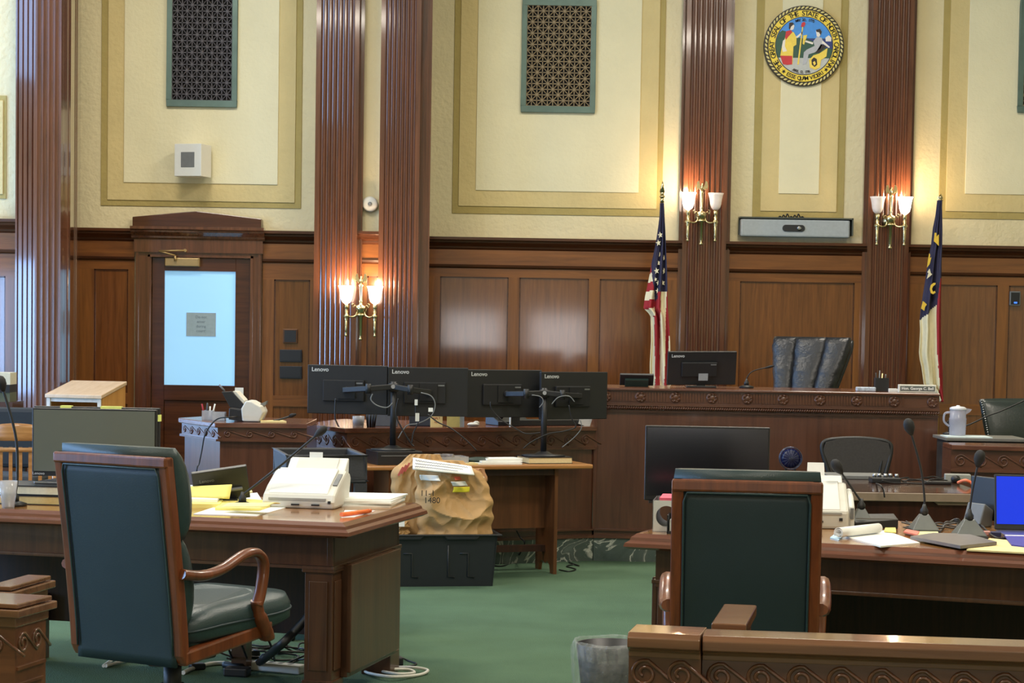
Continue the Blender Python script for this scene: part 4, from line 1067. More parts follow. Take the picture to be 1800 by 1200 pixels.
# ------------------------------------------------------------------ wooden table with the four monitors
ZW = .70
fa, fb = G(660, 819, ZW), G(1043, 816, ZW)
yaw = math.atan2(fb.y - fa.y, fb.x - fa.x); Lw = (fb - fa).length
O2 = Vector((fb.x, fb.y, 0))
MW = TR(*O2) @ RZ(yaw)                 # local: x to the right, origin at the right front corner, y away
def wt(x, y, z): return MW @ Vector((x, y, z))
t = thing('wooden_table', 'plain brown wooden table holding the four monitors in front of the clerk counter', 'table', O2, yaw)
Dw = .42
tp = MB().box(-Lw - .1, 0, 0, Dw, ZW - .028, ZW); build('tabletop', tp, W_OAK, t, bevel=.008)
def endpanel(x):
    pts = [(.05, 0), (.11, 0), (.125, .05), (.16, .075), (.20, .055), (.25, .07), (.28, .065), (.305, .05), (.32, 0), (.38, 0), (.38, ZW - .028), (.05, ZW - .028)]
    return MB().prismx(pts, x, x + .022)
W_TP = wood('table_panel_wood', (84, 50, 26), (112, 70, 38), .4, 'Z', 6)
build('end_panel', endpanel(-.24), W_TP, t); build('end_panel', endpanel(-Lw + .1), W_TP, t)
build('back_panel', MB().box(-Lw + .12, -.24, .22, .24, .28, ZW - .028), W_TP, t)
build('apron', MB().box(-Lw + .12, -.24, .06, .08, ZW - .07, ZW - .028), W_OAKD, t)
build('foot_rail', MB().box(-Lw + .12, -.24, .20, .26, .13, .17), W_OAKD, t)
def on_w(u, y=.25, z=ZW):             # point on the table under photo column u, y metres from the front edge
    a, b = wt(-2, y, z), wt(0, y, z)
    lo, hi = -2.0, .3
    for _ in range(40):
        m_ = (lo + hi) / 2
        if pix(wt(m_, y, z))[0] < u: lo = m_
        else: hi = m_
    return wt(lo, y, z)
# four monitors on two stands
def mon(cx, cy, wpx, hpx, Y, angs, label):
    c = P(cx, cy, Y); t = thing('computer_monitor', label, 'monitor', (c.x, c.y, c.z - .155), angs, group='monitors seen from behind on twin stands')
    monitor_back(t, .505, .306, TR(0, 0, .155), logo_s=.036)
    return t
T1 = on_w(690, .20, ZW); T2 = on_w(955, .20, ZW)
a1 = math.radians(6); 
mlist = [(611, 684.5, T1.y + .10, math.radians(-6), 'first black monitor from the left in the row of four seen from behind'),
         (752, 688.5, T1.y + .11, math.radians(7), 'second black monitor from the left in the row of four seen from behind'),
         (886, 691.5, T2.y + .09, math.radians(19), 'third black monitor from the left in the row of four seen from behind'),
         (1008, 695, T2.y + .17, math.radians(30), 'fourth and rightmost black monitor of the row seen from behind')]
MON = [mon(u, v, 0, 0, y_, an, lb) for u, v, y_, an, lb in mlist]
def twin_stand(T, ztop, zbase, ms, label, lx):
    t = thing('twin_monitor_stand', label, 'monitor stand', (T.x, T.y, zbase))
    zt = ztop - zbase
    build('pole', MB().cyl((0, 0, .01), (0, 0, zt + .03), .019, n=16), M_BLACK, t)
    build('base_plate', MB().lathe([(.14, 0), (.14, .008), (.06, .014), (.03, .03)], n=28, sx=1.0, sy=.75), M_BLACK, t)
    build('collar', MB().cyl((0, 0, zt - .03), (0, 0, zt + .02), .030, n=16), M_BLACK, t)
    build('clamp_knob', MB().cyl((0, -.03, zt), (0, -.055, zt), .013, n=10), M_STEEL, t)
    for m_ in ms:
        q = Vector(m_.location) + Vector((0, 0, .155)); n_ = Vector((math.sin(m_.rotation_euler.z), -math.cos(m_.rotation_euler.z), 0))
        hub = q + n_ * .075 + Vector((0, 0, .0)) - Vector(t.location)
        e0 = Vector((0, -.035, zt)); md = (e0 + hub) / 2 + Vector((0, -.07, 0))
        dd = Vector((-.0, 0, 0))
        for p_, q_ in ((e0, md), (md, hub)):
            dr_ = (q_ - p_); L_ = dr_.length; R_m = dr_.normalized().to_track_quat('X', 'Z').to_matrix()
            build('arm', MB().cbox((p_ + q_) / 2, (L_ + .03, .025, .034), 0, R_m), M_BLACK, t, bevel=.005)
        build('pivot', MB().cyl(md - Vector((0, 0, .03)), md + Vector((0, 0, .03)), .018, n=12), M_BLACK, t)
        vm = MB(); vm.M = TR(*(hub)) @ RZ(m_.rotation_euler.z); vm.box(-.055, .055, .030, .038, -.055, .055); vm.cyl((0, 0, 0), (0, .035, 0), .02, n=12)
        build('mount_plate', vm, M_BLACKM, t)
    return t
bx = on_w(695, .20, ZW)
t = thing('computer_unit', 'low black box under the left monitor stand on the wooden table', 'computer', (bx.x, bx.y, ZW), yaw)
build('casing', MB().box(-.155, .135, -.13, .13, 0, .085), M_BLACK, t, bevel=.004); build('front_slot', MB().box(-.13, .10, -.133, -.13, .055, .06), M_GREY, t)
bk2 = on_w(957, .20, ZW)
t = thing('hardcover_book', 'thick pale paged book under the right monitor stand on the wooden table', 'book', (bk2.x, bk2.y, ZW), yaw)
build('pages', MB().box(-.145, .145, -.11, .11, .004, .038), mat('book_pages', (222, 206, 158), .8, noise=.05, nscale=90), t)
build('cover', MB().box(-.15, .15, -.115, .115, 0, .004).box(-.15, .15, -.115, .115, .038, .042).box(-.15, .15, .11, .115, 0, .042), M_BLACK, t)
TS1 = twin_stand(T1, P(690, 679, T1.y).z, ZW + .085, MON[:2], 'black twin arm stand standing on a black box, left of the two', 0)
TS2 = twin_stand(T2, P(955, 690, T2.y).z, ZW + .042, MON[2:], 'black twin arm stand standing on a thick book, right of the two', 0)
# cables hanging from the monitors
def hang(name, label, px, Yf, r=.004, mt=M_CABLE, grp=None):
    pts = [P(u, v, (T1.y if px[0][0] < 830 else T2.y) - .10 - .02 * (len(label) % 3)) for u, v in px]
    st_ = TS1 if px[0][0] < 830 else TS2
    return build('cable', MB().tube(bez([p_ - Vector(st_.location) for p_ in pts], 6), r, 6), mt, st_)
Yt = T1.y - .20
hang('monitor_cable', 'black cable looping down behind the first monitor', [(590, 700), (589, 720), (590, 738), (596, 750)], 12.60)
hang('monitor_cable', 'grey cable looping below the left monitor arm', [(655, 692), (652, 702), (662, 712), (680, 716), (690, 708)], 12.45, .004, M_GREY)
hang('monitor_cable', 'grey cable bowing down right of the left stand pole', [(740, 690), (758, 696), (765, 712), (757, 732), (735, 744), (715, 748), (700, 770)], 12.45, .004, M_GREY)
hang('monitor_cable', 'black cable falling from the left arm toward the computer box', [(700, 700), (696, 728), (706, 752), (722, 778), (728, 784)], 12.45, .0045)
hang('monitor_cable', 'black cable with a white plug hanging below the second monitor', [(731, 708), (731, 728), (735, 742), (727, 760), (724, 778)], 12.45, .004)
hang('monitor_cable', 'black cable slanting from the second monitor down to the table', [(752, 728), (770, 742), (792, 752), (818, 772), (838, 792)], 12.55, .0045)
hang('monitor_cable', 'black cable hanging from the third monitor across to the right stand', [(862, 706), (865, 720), (882, 738), (905, 752), (925, 762), (950, 760)], 12.80, .004)
hang('monitor_cable', 'black cable looping from the right stand toward the counter', [(1000, 712), (1005, 735), (1012, 750), (990, 758), (965, 762), (935, 776), (920, 788)], 12.90, .004)
hang('monitor_cable', 'grey cable curving below the right monitor arm', [(935, 694), (950, 697), (955, 706), (948, 716)], 12.85, .0035, M_GREY)
hang('monitor_cable', 'grey cable curving from the right stand up to the fourth monitor', [(970, 710), (982, 698), (1000, 696), (1010, 706)], 12.85, .0035, M_GREY)
hang('monitor_cable', 'thin grey cable falling at the right edge of the fourth monitor', [(1020, 738), (1022, 752), (1010, 768), (988, 786)], 13.05, .003, M_GREY)
pl_ = [(731, 706, 'white'), (732, 734, 'white')]
for nm_, (u_, v_), d_, mt_ in (('plug', (731.5, 707), (.018, .012, .035), M_WHITE), ('sleeve', (733.5, 733), (.024, .012, .05), M_WHITE2), ('cable_label', (757, 720), (.028, .006, .024), M_PAPER)):
    build(nm_, MB().cbox(P(u_, v_, T1.y - .15) - Vector(TS1.location), d_), mt_, TS1)
# on the wooden table
p = on_w(790, .14); t = thing('letter_tray', 'clear plastic tray with odds and ends on the wooden table behind the paper bag', 'tray', p, yaw)
M_CLR = mat('clear_plastic', (196, 196, 198), .15, alpha=.45)
build('tray', MB().box(-.1, .1, -.08, .08, 0, .004).box(-.1, .1, -.08, -.076, 0, .05).box(-.1, .1, .076, .08, 0, .05).box(-.1, -.096, -.08, .08, 0, .05).box(.096, .1, -.08, .08, 0, .05), M_CLR, t)
jk = MB(); rr_ = random.Random(3)
for k in range(9): jk.cbox((rr_.uniform(-.07, .07), rr_.uniform(-.05, .05), .02 + .005 * k), (.07, .03, .012), 0, Matrix.Rotation(rr_.uniform(0, 3), 3, 'Z'))
build('contents', jk, mat('clutter_grey', (150, 142, 138), .6, noise=.4, nscale=40), t, kind='stuff')
p = on_w(812, .07); world_single('manila_folder', 'yellowish folder at the table edge behind the paper bag', 'folder', MB().cbox((p.x, p.y, ZW + .006), (.18, .10, .012), 0, Matrix.Rotation(yaw, 3, 'Z')), M_MANILA)
for k in range(3):
    p = on_w(872 + 4 * k, .10 + .02 * k); world_single('paper_stack', ('lowest', 'middle', 'topmost')[k] + ' of the three stapled white paper sets on the wooden table', 'papers', MB().cbox((p.x, p.y, ZW + .006 + .0125 * k), (.30 - .03 * k, .14, .011), 0, Matrix.Rotation(yaw + .06 * k - .05, 3, 'Z')), M_PAPER)
p = on_w(842, .14); world_single('dark_pouch', 'small dark green pouch beside the white papers on the wooden table', 'pouch', MB().ball((p.x, p.y, ZW + .022), (.09, .05, .022), 10), mat('green_black', (34, 52, 46), .5))

# ------------------------------------------------------------------ things on the clerk counter
ZK = .905
def onk(u, back=.15, z=ZK):      # on the clerk counter, `back` metres behind its front edge line
    A = Vector((P1[0], P1[1])); B = Vector((K[0], K[1])); d = (B - A).normalized(); nn = Vector((-d.y, d.x))
    lo, hi = 0, (B - A).length
    for _ in range(40):
        m_ = (lo + hi) / 2; q = A + d * m_ + nn * back
        if pix((q.x, q.y, z))[0] < u: lo = m_
        else: hi = m_
    return Vector((q.x, q.y, z))
kb = []
p = onk(630, .10); t = thing('pencil_cup', 'clear cup holding tape and pens on the clerk counter below the first monitor', 'cup', p)
build('cup', MB().lathe([(.035, 0), (.04, .07), (.038, .07), (.033, .004)], n=20), M_CLR, t); build('tape_roll', MB().lathe([(.022, .01), (.03, .02), (.03, .04), (.022, .05)], n=16), M_GREY, t)
for k, (dx, dy) in enumerate(((.06, .0), (.075, .02), (.09, .0), (.10, .02))): build('marker', MB().cyl((dx, dy, 0), (dx + .006 * (k - 1), dy, .10), .007, n=8), M_BLACK, t)
p = onk(673, .22); world_single('file_box', 'blue grey file box on the clerk counter behind the left stand', 'box', MB().cbox((p.x, p.y, ZK + .06), (.19, .12, .12)), mat('blue_grey_box', (92, 98, 108), .6), bevel=.004)
p = onk(767, .05); t = thing('sticky_note', 'cream sticky note with red writing standing on the clerk counter', 'note', p, math.radians(26))
build('note', MB().cbox((0, 0, .04), (.085, .004, .08)), M_MANILA, t)
lettering('writing', 'MPLT', .022, TR(0, -.003, .055) @ FRONT, M_RED, t, depth=.0003); lettering('writing', 'Nod', .018, TR(0, -.003, .03) @ FRONT, M_RED, t, depth=.0003)
p = onk(798, .06); t = thing('desk_calendar', 'yellow page held on a clear stand on the clerk counter', 'note holder', p, math.radians(26))
build('page', MB().cbox((0, 0, .042), (.10, .004, .084)), mat('soft_yellow', (226, 214, 140), .8), t); build('clear_holder', MB().cbox((.055, .0, .035), (.03, .012, .07)), mat('clear_blue', (176, 198, 214), .15, alpha=.5), t)
p = onk(747, .2); world_single('dark_box', 'dark blue grey box on the clerk counter behind the notes', 'box', MB().cbox((p.x, p.y, ZK + .055), (.20, .14, .11)), mat('dark_blue_box', (52, 58, 70), .5), bevel=.005)
p = onk(832, .10); t = thing('tissue_clump', 'crumpled pale tissue at the middle of the clerk counter', 'tissue', p)
build('tissue', MB().ball((0, 0, .012), (.04, .03, .014), 10).ball((.02, 0, .022), (.02, .012, .014), 8), M_WHITE2, t)
p = onk(895, .22); t = thing('telephone_console', 'black desk phone console on the clerk counter below the third monitor', 'telephone', p, math.radians(26))
build('body', MB().hexa([(-.13, -.1, 0), (.11, -.1, 0), (.11, .1, 0), (-.13, .1, 0)], [(-.13, -.1, .03), (.11, -.1, .03), (.11, .1, .09), (-.13, .1, .09)]), M_BLACK, t, bevel=.005)
build('handset', MB().tube(bez([(-.10, -.08, .055), (-.10, -.03, .085), (-.10, .04, .10), (-.10, .09, .10)], 5), .018, 8), M_BLACK, t)
p = onk(905, .04); t = thing('phone_cradle', 'small upright black screen with a pale edge on the clerk counter', 'screen', p, math.radians(40))
build('panel', MB().cbox((0, 0, .035), (.08, .012, .07)), M_BLACK, t, bevel=.004); build('edge', MB().cbox((-.042, -.002, .035), (.006, .012, .07)), M_WHITE2, t)
p = onk(962, .16); world_single('keyboard', 'dark keyboard and pad on the clerk counter behind the right stand', 'keyboard', MB().cbox((p.x, p.y, ZK + .02), (.5, .14, .04), 0, Matrix.Rotation(.46, 3, 'Z')), M_BLACK, bevel=.005)
p = onk(1035, .08); world_single('document_rack', 'white crumpled papers with cables at the right end of the clerk counter', 'papers', MB().cbox((p.x - .02, p.y, ZK + .035), (.08, .06, .07), 0, Matrix.Rotation(.3, 3, 'Y')), M_WHITE2)

# ------------------------------------------------------------------ black tote with paper evidence bags
tf = G(866, 1030, 0)
t = thing('storage_tote', 'black plastic storage tote on the green carpet holding paper bags', 'tote', (tf.x - .35, tf.y + .1, 0), math.radians(11))
Wt, Dt, Ht = .345, .17, .315
a = MB()
a.hexa([(-Wt * .93, -Dt * .92, 0), (Wt * .93, -Dt * .92, 0), (Wt * .93, -Dt * .88, 0), (-Wt * .93, -Dt * .88, 0)], [(-Wt, -Dt, Ht), (Wt, -Dt, Ht), (Wt, -Dt + .01, Ht), (-Wt, -Dt + .01, Ht)])
a.hexa([(-Wt * .93, Dt * .88, 0), (Wt * .93, Dt * .88, 0), (Wt * .93, Dt * .92, 0), (-Wt * .93, Dt * .92, 0)], [(-Wt, Dt - .01, Ht), (Wt, Dt - .01, Ht), (Wt, Dt, Ht), (-Wt, Dt, Ht)])
for s in (-1, 1): a.hexa([(s * Wt * .93 - .005, -Dt * .92, 0), (s * Wt * .93 + .005, -Dt * .92, 0), (s * Wt * .93 + .005, Dt * .92, 0), (s * Wt * .93 - .005, Dt * .92, 0)], [(s * Wt - .005, -Dt, Ht), (s * Wt + .005, -Dt, Ht), (s * Wt + .005, Dt, Ht), (s * Wt - .005, Dt, Ht)])
a.box(-Wt * .93, Wt * .93, -Dt * .92, Dt * .92, 0, .01)
M_TOTE = mat('tote_black', (30, 33, 36), .42)
build('tub', a, M_TOTE, t)
rm = MB()
for x0_, x1_, y0_, y1_ in ((-Wt - .025, Wt + .03, -Dt - .025, -Dt + .005), (-Wt - .025, Wt + .03, Dt - .005, Dt + .025), (-Wt - .025, -Wt + .005, -Dt, Dt), (Wt - .005, Wt + .03, -Dt, Dt)): rm.box(x0_, x1_, y0_, y1_, Ht - .008, Ht)
rm.prismy([(-.30, Ht - .008), (-.28, Ht - .03), (-.12, Ht - .03), (-.10, Ht - .008)][::-1], -Dt - .02, -Dt - .005); rm.prismy([(.02, Ht - .008), (.04, Ht - .03), (.22, Ht - .03), (.24, Ht - .008)][::-1], -Dt - .02, -Dt - .005)
build('rim', rm, M_TOTE, t, bevel=.003)
rb_ = MB()
def fy(z): return -Dt * .92 - Dt * .08 * z / Ht - .003
for x_ in (-.17, .17):
    for pts in ([(x_ - .12, .25), (x_ - .12, .06), (x_ - .08, .055)], [(x_ - .05, .20), (x_ + .0, .20), (x_ + .0, .06), (x_ + .04, .055)]): build('rib', MB().tube([(a_, fy(b_), b_) for a_, b_ in pts], .005, 6), M_TOTE, t)
RT_ = RZ(math.radians(11)); to_ = Vector(t.location)
def bag(name, label, cx, cy, z0, prof, th, seed, mt=M_KRAFT, lean=0.0, rz=0.0, crumple=.02, nx=64, nz=60):
    """prof: list of (z, xl, xr) half outline in metres, crumpled closed paper sack"""
    rg = random.Random(seed); cr = [(rg.uniform(-1, 1), rg.uniform(0, 1), rg.uniform(6, 16), rg.uniform(6, 16), rg.uniform(0, 6), rg.uniform(.3, 1)) for _ in range(7)]
    c = to_ + RT_ @ Vector((cx, cy, 0)); tt = thing(name, label, 'paper bag', (c.x, c.y, z0), math.radians(11) + rz)
    z_0, z_1 = prof[0][0], prof[-1][0]
    def edge(z):
        for a_, b_ in zip(prof, prof[1:]):
            if a_[0] <= z <= b_[0]:
                k = (z - a_[0]) / (b_[0] - a_[0]); return a_[1] + (b_[1] - a_[1]) * k, a_[2] + (b_[2] - a_[2]) * k
        return prof[-1][1:]
    def dsp(s, q):
        p_ = Vector((s * 2.2 + seed, q * 1.9, seed * 1.7)); p2 = Vector((s * 5.5, q * 4.2 + seed, 3.1))
        return ((1 - abs(noise.noise(p_)) * 2.6) * 1.15 + (1 - abs(noise.noise(p2)) * 2.4) * .45) * crumple
    def pos(s, q, side):
        z = z_0 + (z_1 - z_0) * q; l, r = edge(z)
        x = l + (r - l) * s
        bul = th * (math.sin(math.pi * min(max(s, 0), 1)) ** .35) * (1 - q ** 3 * .9) * .5
        e = min(1, 8 * s, 8 * (1 - s))
        return Vector((x + .006 * math.sin(q * 30 + s), side * bul - dsp(s * 1.0 + (5 if side > 0 else 0), q) * e * (1 if side < 0 else -1) + lean * q, z))
    rings = []
    for j in range(nz + 1):
        q = j / nz
        rings.append([pos(i / nx, q, -1) for i in range(nx + 1)] + [pos(1 - i / nx, q, 1) for i in range(1, nx)])
    build('paper', MB().loft(rings, 0, False, True), mt, tt)
    return tt, pos
# outline of the big bag from the photograph, metres from its middle
def bx_(u): return (u - 788) / 293.0
def bz_(v): return (938 - v) / 293.0
pr = [(0, -.19 + .0, .275), (bz_(930), bx_(735), bx_(868)), (bz_(905), bx_(733), bx_(870)), (bz_(872), bx_(728), bx_(868)), (bz_(857), bx_(732), bx_(862)), (bz_(838), bx_(730), bx_(856)), (bz_(826), bx_(728), bx_(843)), (bz_(819), bx_(727), bx_(832)), (bz_(806), bx_(728), bx_(815))]
big, bpos = bag('paper_bag', 'large brown paper bag with labels and handwriting standing in the black tote', .06, -.06, .30, [(a_, b_, c_) for a_, b_, c_ in pr], .16, 5, crumple=.030)
zt_ = bz_(806)
def decal(nm, s0, s1, q0, q1, mt, lab=None, lift=-.032, n=6):
    g_ = MB().grid(lambda a_, b_: bpos(s0 + (s1 - s0) * a_, q0 + (q1 - q0) * b_, -1) + Vector((0, lift, 0)), n * 2, n, 0)
    return build(nm, g_, mt, big, solid=.002, label=lab)
decal('label', .06, .32, .745, .815, M_PAPER, 'white printed label'); decal('label', .46, .68, .675, .735, M_PAPER, 'white printed label'); decal('label', .54, .64, .755, .80, mat('red_label', (206, 92, 70), .7), 'red label'); decal('label', .47, .70, .59, .66, mat('bright_yellow', (240, 226, 60), .7), 'bright yellow label')
fold_ = MB()
def ff(a_, b_):
    x = bx_(722) + (bx_(826) - bx_(722)) * a_; top = bz_(800) - (bz_(800) - bz_(815)) * a_; bot = bz_(819) - (bz_(819) - bz_(829)) * a_
    return (x + .02 * (1 - b_) * (a_ - .5), -.065 - .06 * (1 - b_) + .006 * math.sin(a_ * 9), bot + (top - bot) * b_)
fold_.grid(ff, 16, 6); build('folded_top', fold_, M_PAPER, big, solid=.006, label='white folded top strip with blue writing')
wr = random.Random(2)
for r_ in range(3):
    ln = []
    for k in range(60):
        a_ = .04 + .9 * k / 60; b_ = .82 - .26 * r_ + .07 * math.sin(k * 2.2 + r_) * (1 if k % 3 else .2); p_ = Vector(ff(a_ * (1 - .1 * r_), b_)); ln.append(p_ + Vector((0, -.006, 0)))
    build('handwriting', MB().tube(ln, .0013, 4), M_INKB, big)
for txt, s_, q_, sz_ in (('11-1', .13, .58, .05), ('1480', .17, .49, .05)):
    p_ = bpos(s_, q_, -1); lettering('handwriting', txt, sz_, TR(p_.x, p_.y - .045, p_.z) @ FRONT, M_INK, big, depth=.001)
b2, _ = bag('paper_bag', 'brown paper bag leaning behind the labelled bag, its red printed corner showing at the left', -.05, .07, .28, [(0, -.18, .12), (.1, -.19, .1), (.25, -.21, .1), (.36, -.225, .1), (.42, -.20, .1), (.47, -.14, .1), (.50, -.10, .08)], .07, 9)
rp_ = MB()
for k in range(3): rp_.cbox((-.17 + .02 * k, -.062 + .004 * k, .40 + .012 * k), (.012, .003, .06), 0, Matrix.Rotation(.5, 3, 'Y'))
build('red_print', rp_, mat('faded_red', (190, 92, 84), .7), b2)
b3, _ = bag('paper_bag', 'brown paper bag with a white tag at the right end of the tote', .25, .06, .28, [(0, -.1, .09), (.08, -.1, .095), (.2, -.1, .085), (.3, -.1, .07), (.38, -.1, .05), (.40, -.1, .03)], .05, 12)
build('tag', MB().cbox((.03, -.085, .33), (.03, .003, .08), 0, Matrix.Rotation(-.2, 3, 'Y')), M_PAPER, b3)
b4, _ = bag('paper_bag', 'pinkish brown paper bag standing rearmost at the right of the tote', .235, .13, .28, [(0, -.08, .09), (.2, -.08, .085), (.32, -.08, .10), (.395, -.08, .09), (.41, -.07, .085)], .05, 15, mat('pink_kraft', (178, 132, 96), .8, noise=.1, nscale=8, bump=.3, bscale=14))
b5, _ = bag('paper_bag', 'low brown paper bag with a white label beside the table corner', -.25, -.04, .28, [(0, -.09, .08), (.06, -.09, .08), (.12, -.09, .07), (.16, -.08, .05)], .12, 21)
build('label', MB().cbox((.0, -.08, .10), (.08, .003, .045)), M_PAPER, b5)

# ------------------------------------------------------------------ utility cart
cz_ = .92
cbr, cfr, cbl = G(592, 786, cz_), G(657, 800, cz_), G(470, 786, cz_)
t = thing('utility_cart', 'black plastic utility cart with a deep tray top', 'cart', ((cbl.x + cfr.x) / 2, (cbl.y + cfr.y) / 2, 0), math.radians(13))
cw, cdp = .20, .29
R0 = Matrix.Rotation(0, 3, 'Z')
M_CART = mat('cart_plastic', (50, 52, 57), .5, bump=.1, bscale=90)
a = MB()
for x0_, x1_, y0_, y1_ in ((-cw, cw, -cdp, -cdp + .02), (-cw, cw, cdp - .02, cdp), (-cw, -cw + .02, -cdp, cdp), (cw - .02, cw, -cdp, cdp)): a.box(x0_, x1_, y0_, y1_, cz_ - .13, cz_)
a.box(-cw, cw, -cdp, cdp, cz_ - .14, cz_ - .12); build('top_tray', a, M_CART, t, bevel=.008)
build('bottom_tray', MB().box(-cw, cw, -cdp, cdp, .12, .15).box(-cw, cw, -cdp, -cdp + .02, .15, .22).box(-cw, cw, cdp - .02, cdp, .15, .22), M_CART, t, bevel=.006)
for sx_ in (-1, 1):
    for sy_ in (-1, 1):
        xs_ = sorted((sx_ * (cw - .06), sx_ * cw)); ys_ = sorted((sy_ * (cdp - .06), sy_ * cdp)); po_ = build('post', MB().box(*xs_, *ys_, .15, cz_ - .14), M_CART, t)
        c_ = build('caster', MB().cyl((sx_ * (cw - .04) - .015, sy_ * (cdp - .05), .045), (sx_ * (cw - .04) + .015, sy_ * (cdp - .05), .045), .045, n=18).box(sx_ * (cw - .04) - .02, sx_ * (cw - .04) + .02, sy_ * (cdp - .05) - .02, sy_ * (cdp - .05) + .02, .06, .12), M_BLACK, po_)

# ------------------------------------------------------------------ on the witness stand
ZS = .95
def ons(u, y): q = P(u, 730, y); return Vector((q.x, y, ZS))
p = ons(440, 12.72)
t = thing('document_scanner', 'white and black document scanner with raised feeder on the witness stand', 'scanner', p, math.radians(0))
s_ = 3600 / 12.72
def sp2(pts): return [((u - 440) / s_, (739 - v) / s_) for u, v in pts]
build('body', MB().prismy(sp2([(432, 738), (460, 738), (467, 722), (462, 712), (446, 703), (436, 702), (428, 716), (430, 736)])[::-1], -.12, .12), M_WHITE2, t, bevel=.008)
build('control_panel', MB().prismy(sp2([(406, 735), (430, 738), (429, 718), (407, 715)])[::-1], -.11, .11), M_BLACK, t, bevel=.004)
build('feeder_flap', MB().prismy(sp2([(408, 714), (428, 716), (432, 708), (411, 686), (393, 687)])[::-1], -.10, -.085), M_BLACK, t, bevel=.003)
build('paper_support', MB().prismy(sp2([(431, 709), (412, 686), (418, 687), (432, 702)])[::-1], -.09, .09), M_WHITE2, t)
build('output_arm', MB().tube([((398 - 440) / s_, -.08, (739 - 686) / s_), ((388 - 440) / s_, -.08, (739 - 675) / s_)], .006, 6), M_GREY, t)
build('side_wing', MB().prismy(sp2([(455, 709), (468, 703), (466, 710), (458, 714)])[::-1], .02, .10), M_GREY, t)
p = ons(366, 12.8); t = thing('pencil_cup', 'clear square cup with scissors and pens at the left end of the witness stand', 'cup', p)
build('cup', MB().box(-.035, .035, -.035, .035, 0, .004).box(-.035, .035, -.035, -.032, 0, .06).box(-.035, .035, .032, .035, 0, .06).box(-.035, -.032, -.035, .035, 0, .06).box(.032, .035, -.035, .035, 0, .06), M_CLR, t)
for k, (x_, dx, h_, mt_) in enumerate(((-.02, -.02, .10, M_RED), (-.005, .0, .10, M_BLACK), (.01, .0, .085, M_WHITE), (.02, .02, .10, M_WHITE2), (-.012, .004, .105, M_BLACK))): build('pen', MB().cyl((x_, 0, .004), (x_ + dx, .005 * k, h_), .005, n=8), mt_, t)
p = ons(385, 12.72); t = thing('supply_cup', 'clear cup of small stationery beside the scissors on the witness stand', 'cup', p)
build('cup', MB().box(-.04, .04, -.03, .03, 0, .004).box(-.04, .04, -.03, -.027, 0, .055).box(-.04, .04, .027, .03, 0, .055).box(-.04, -.037, -.03, .03, 0, .055).box(.037, .04, -.03, .03, 0, .055), M_CLR, t)
build('contents', MB().cbox((-.015, 0, .03), (.03, .03, .045)).cbox((.02, 0, .025), (.02, .03, .04)), mat('pale_mix', (178, 186, 176), .6, noise=.3, nscale=60), t)
p = ons(478, 12.68); world_single('paper_sheet', 'papers lying right of the scanner on the witness stand', 'paper', MB().cbox((p.x, p.y, ZS + .004), (.16, .12, .008), 0, Matrix.Rotation(.3, 3, 'Z')), M_MANILA)
p = ons(495, 12.7); t = thing('gooseneck_microphone', 'short black microphone lying low at the right end of the witness stand', 'microphone', p)
build('stem', MB().tube(bez([(-.05, 0, .008), (-.01, 0, .015), (.05, 0, .035)], 6), .006, 8), M_BLACK, t); build('foam_head', MB().tube([(.05, 0, .035), (.065, 0, .042), (.09, 0, .05)], [.010, .014, .006], 10), M_BLACKM, t)
cb_ = [P(u, v, 12.35) for u, v in ((405, 733), (385, 735), (372, 745), (360, 765), (355, 790), (350, 815), (345, 840))]
world_single('scanner_cable', 'black cable from the scanner hanging down the blue lit side of the witness stand', 'cable', MB().tube(bez([ons(418, 12.70) + Vector((0, 0, .03))] + cb_ + [G(340, 1000, .01)], 5), .0045, 6), M_CABLE)

# ------------------------------------------------------------------ pale lectern, chairs and shelf at the far left
p = P(145, 700, 16.6)
t = thing('pale_lectern', 'pale wood lectern with a sloping top left of the door', 'lectern', (p.x, 16.75, 0), math.radians(-12))
zf, zr = .96, 1.06; hw2, hd2 = .245, .26
a = MB().hexa([(-hw2, -hd2, zf - .03), (hw2, -hd2, zf - .03), (hw2, hd2, zr - .03), (-hw2, hd2, zr - .03)], [(-hw2, -hd2, zf), (hw2, -hd2, zf), (hw2, hd2, zr), (-hw2, hd2, zr)])
M_PALE = wood('pale_maple', (196, 164, 128), (216, 188, 156), .4, 'Y', 5, .1); M_MAPLE = wood('maple_side', (190, 132, 66), (212, 156, 86), .4, 'Z', 5, .1)
build('top', a, M_PALE, t, bevel=.004)
build('side_panel', MB().prismx([(-hd2 + .02, 0), (hd2 - .01, 0), (hd2 - .01, zr - .035), (-hd2 + .02, zf - .03)], hw2 - .03, hw2 - .01), M_MAPLE, t)
build('side_panel', MB().prismx([(-hd2 + .02, 0), (hd2 - .01, 0), (hd2 - .01, zr - .035), (-hd2 + .02, zf - .03)], -hw2 + .01, -hw2 + .03), M_MAPLE, t)
build('back_panel', MB().box(-hw2 + .03, hw2 - .03, hd2 - .03, hd2 - .01, 0, zr - .05), M_MAPLE, t)
build('front_frame', MB().box(-hw2 + .03, hw2 - .03, -hd2 + .02, -hd2 + .035, zf - .06, zf - .03).box(-hw2 + .01, -hw2 + .04, -hd2 + .01, -hd2 + .035, 0, zf - .03).box(hw2 - .04, hw2 - .01, -hd2 + .01, -hd2 + .035, 0, zf - .03), mat('white_trim', (206, 198, 186), .5), t)
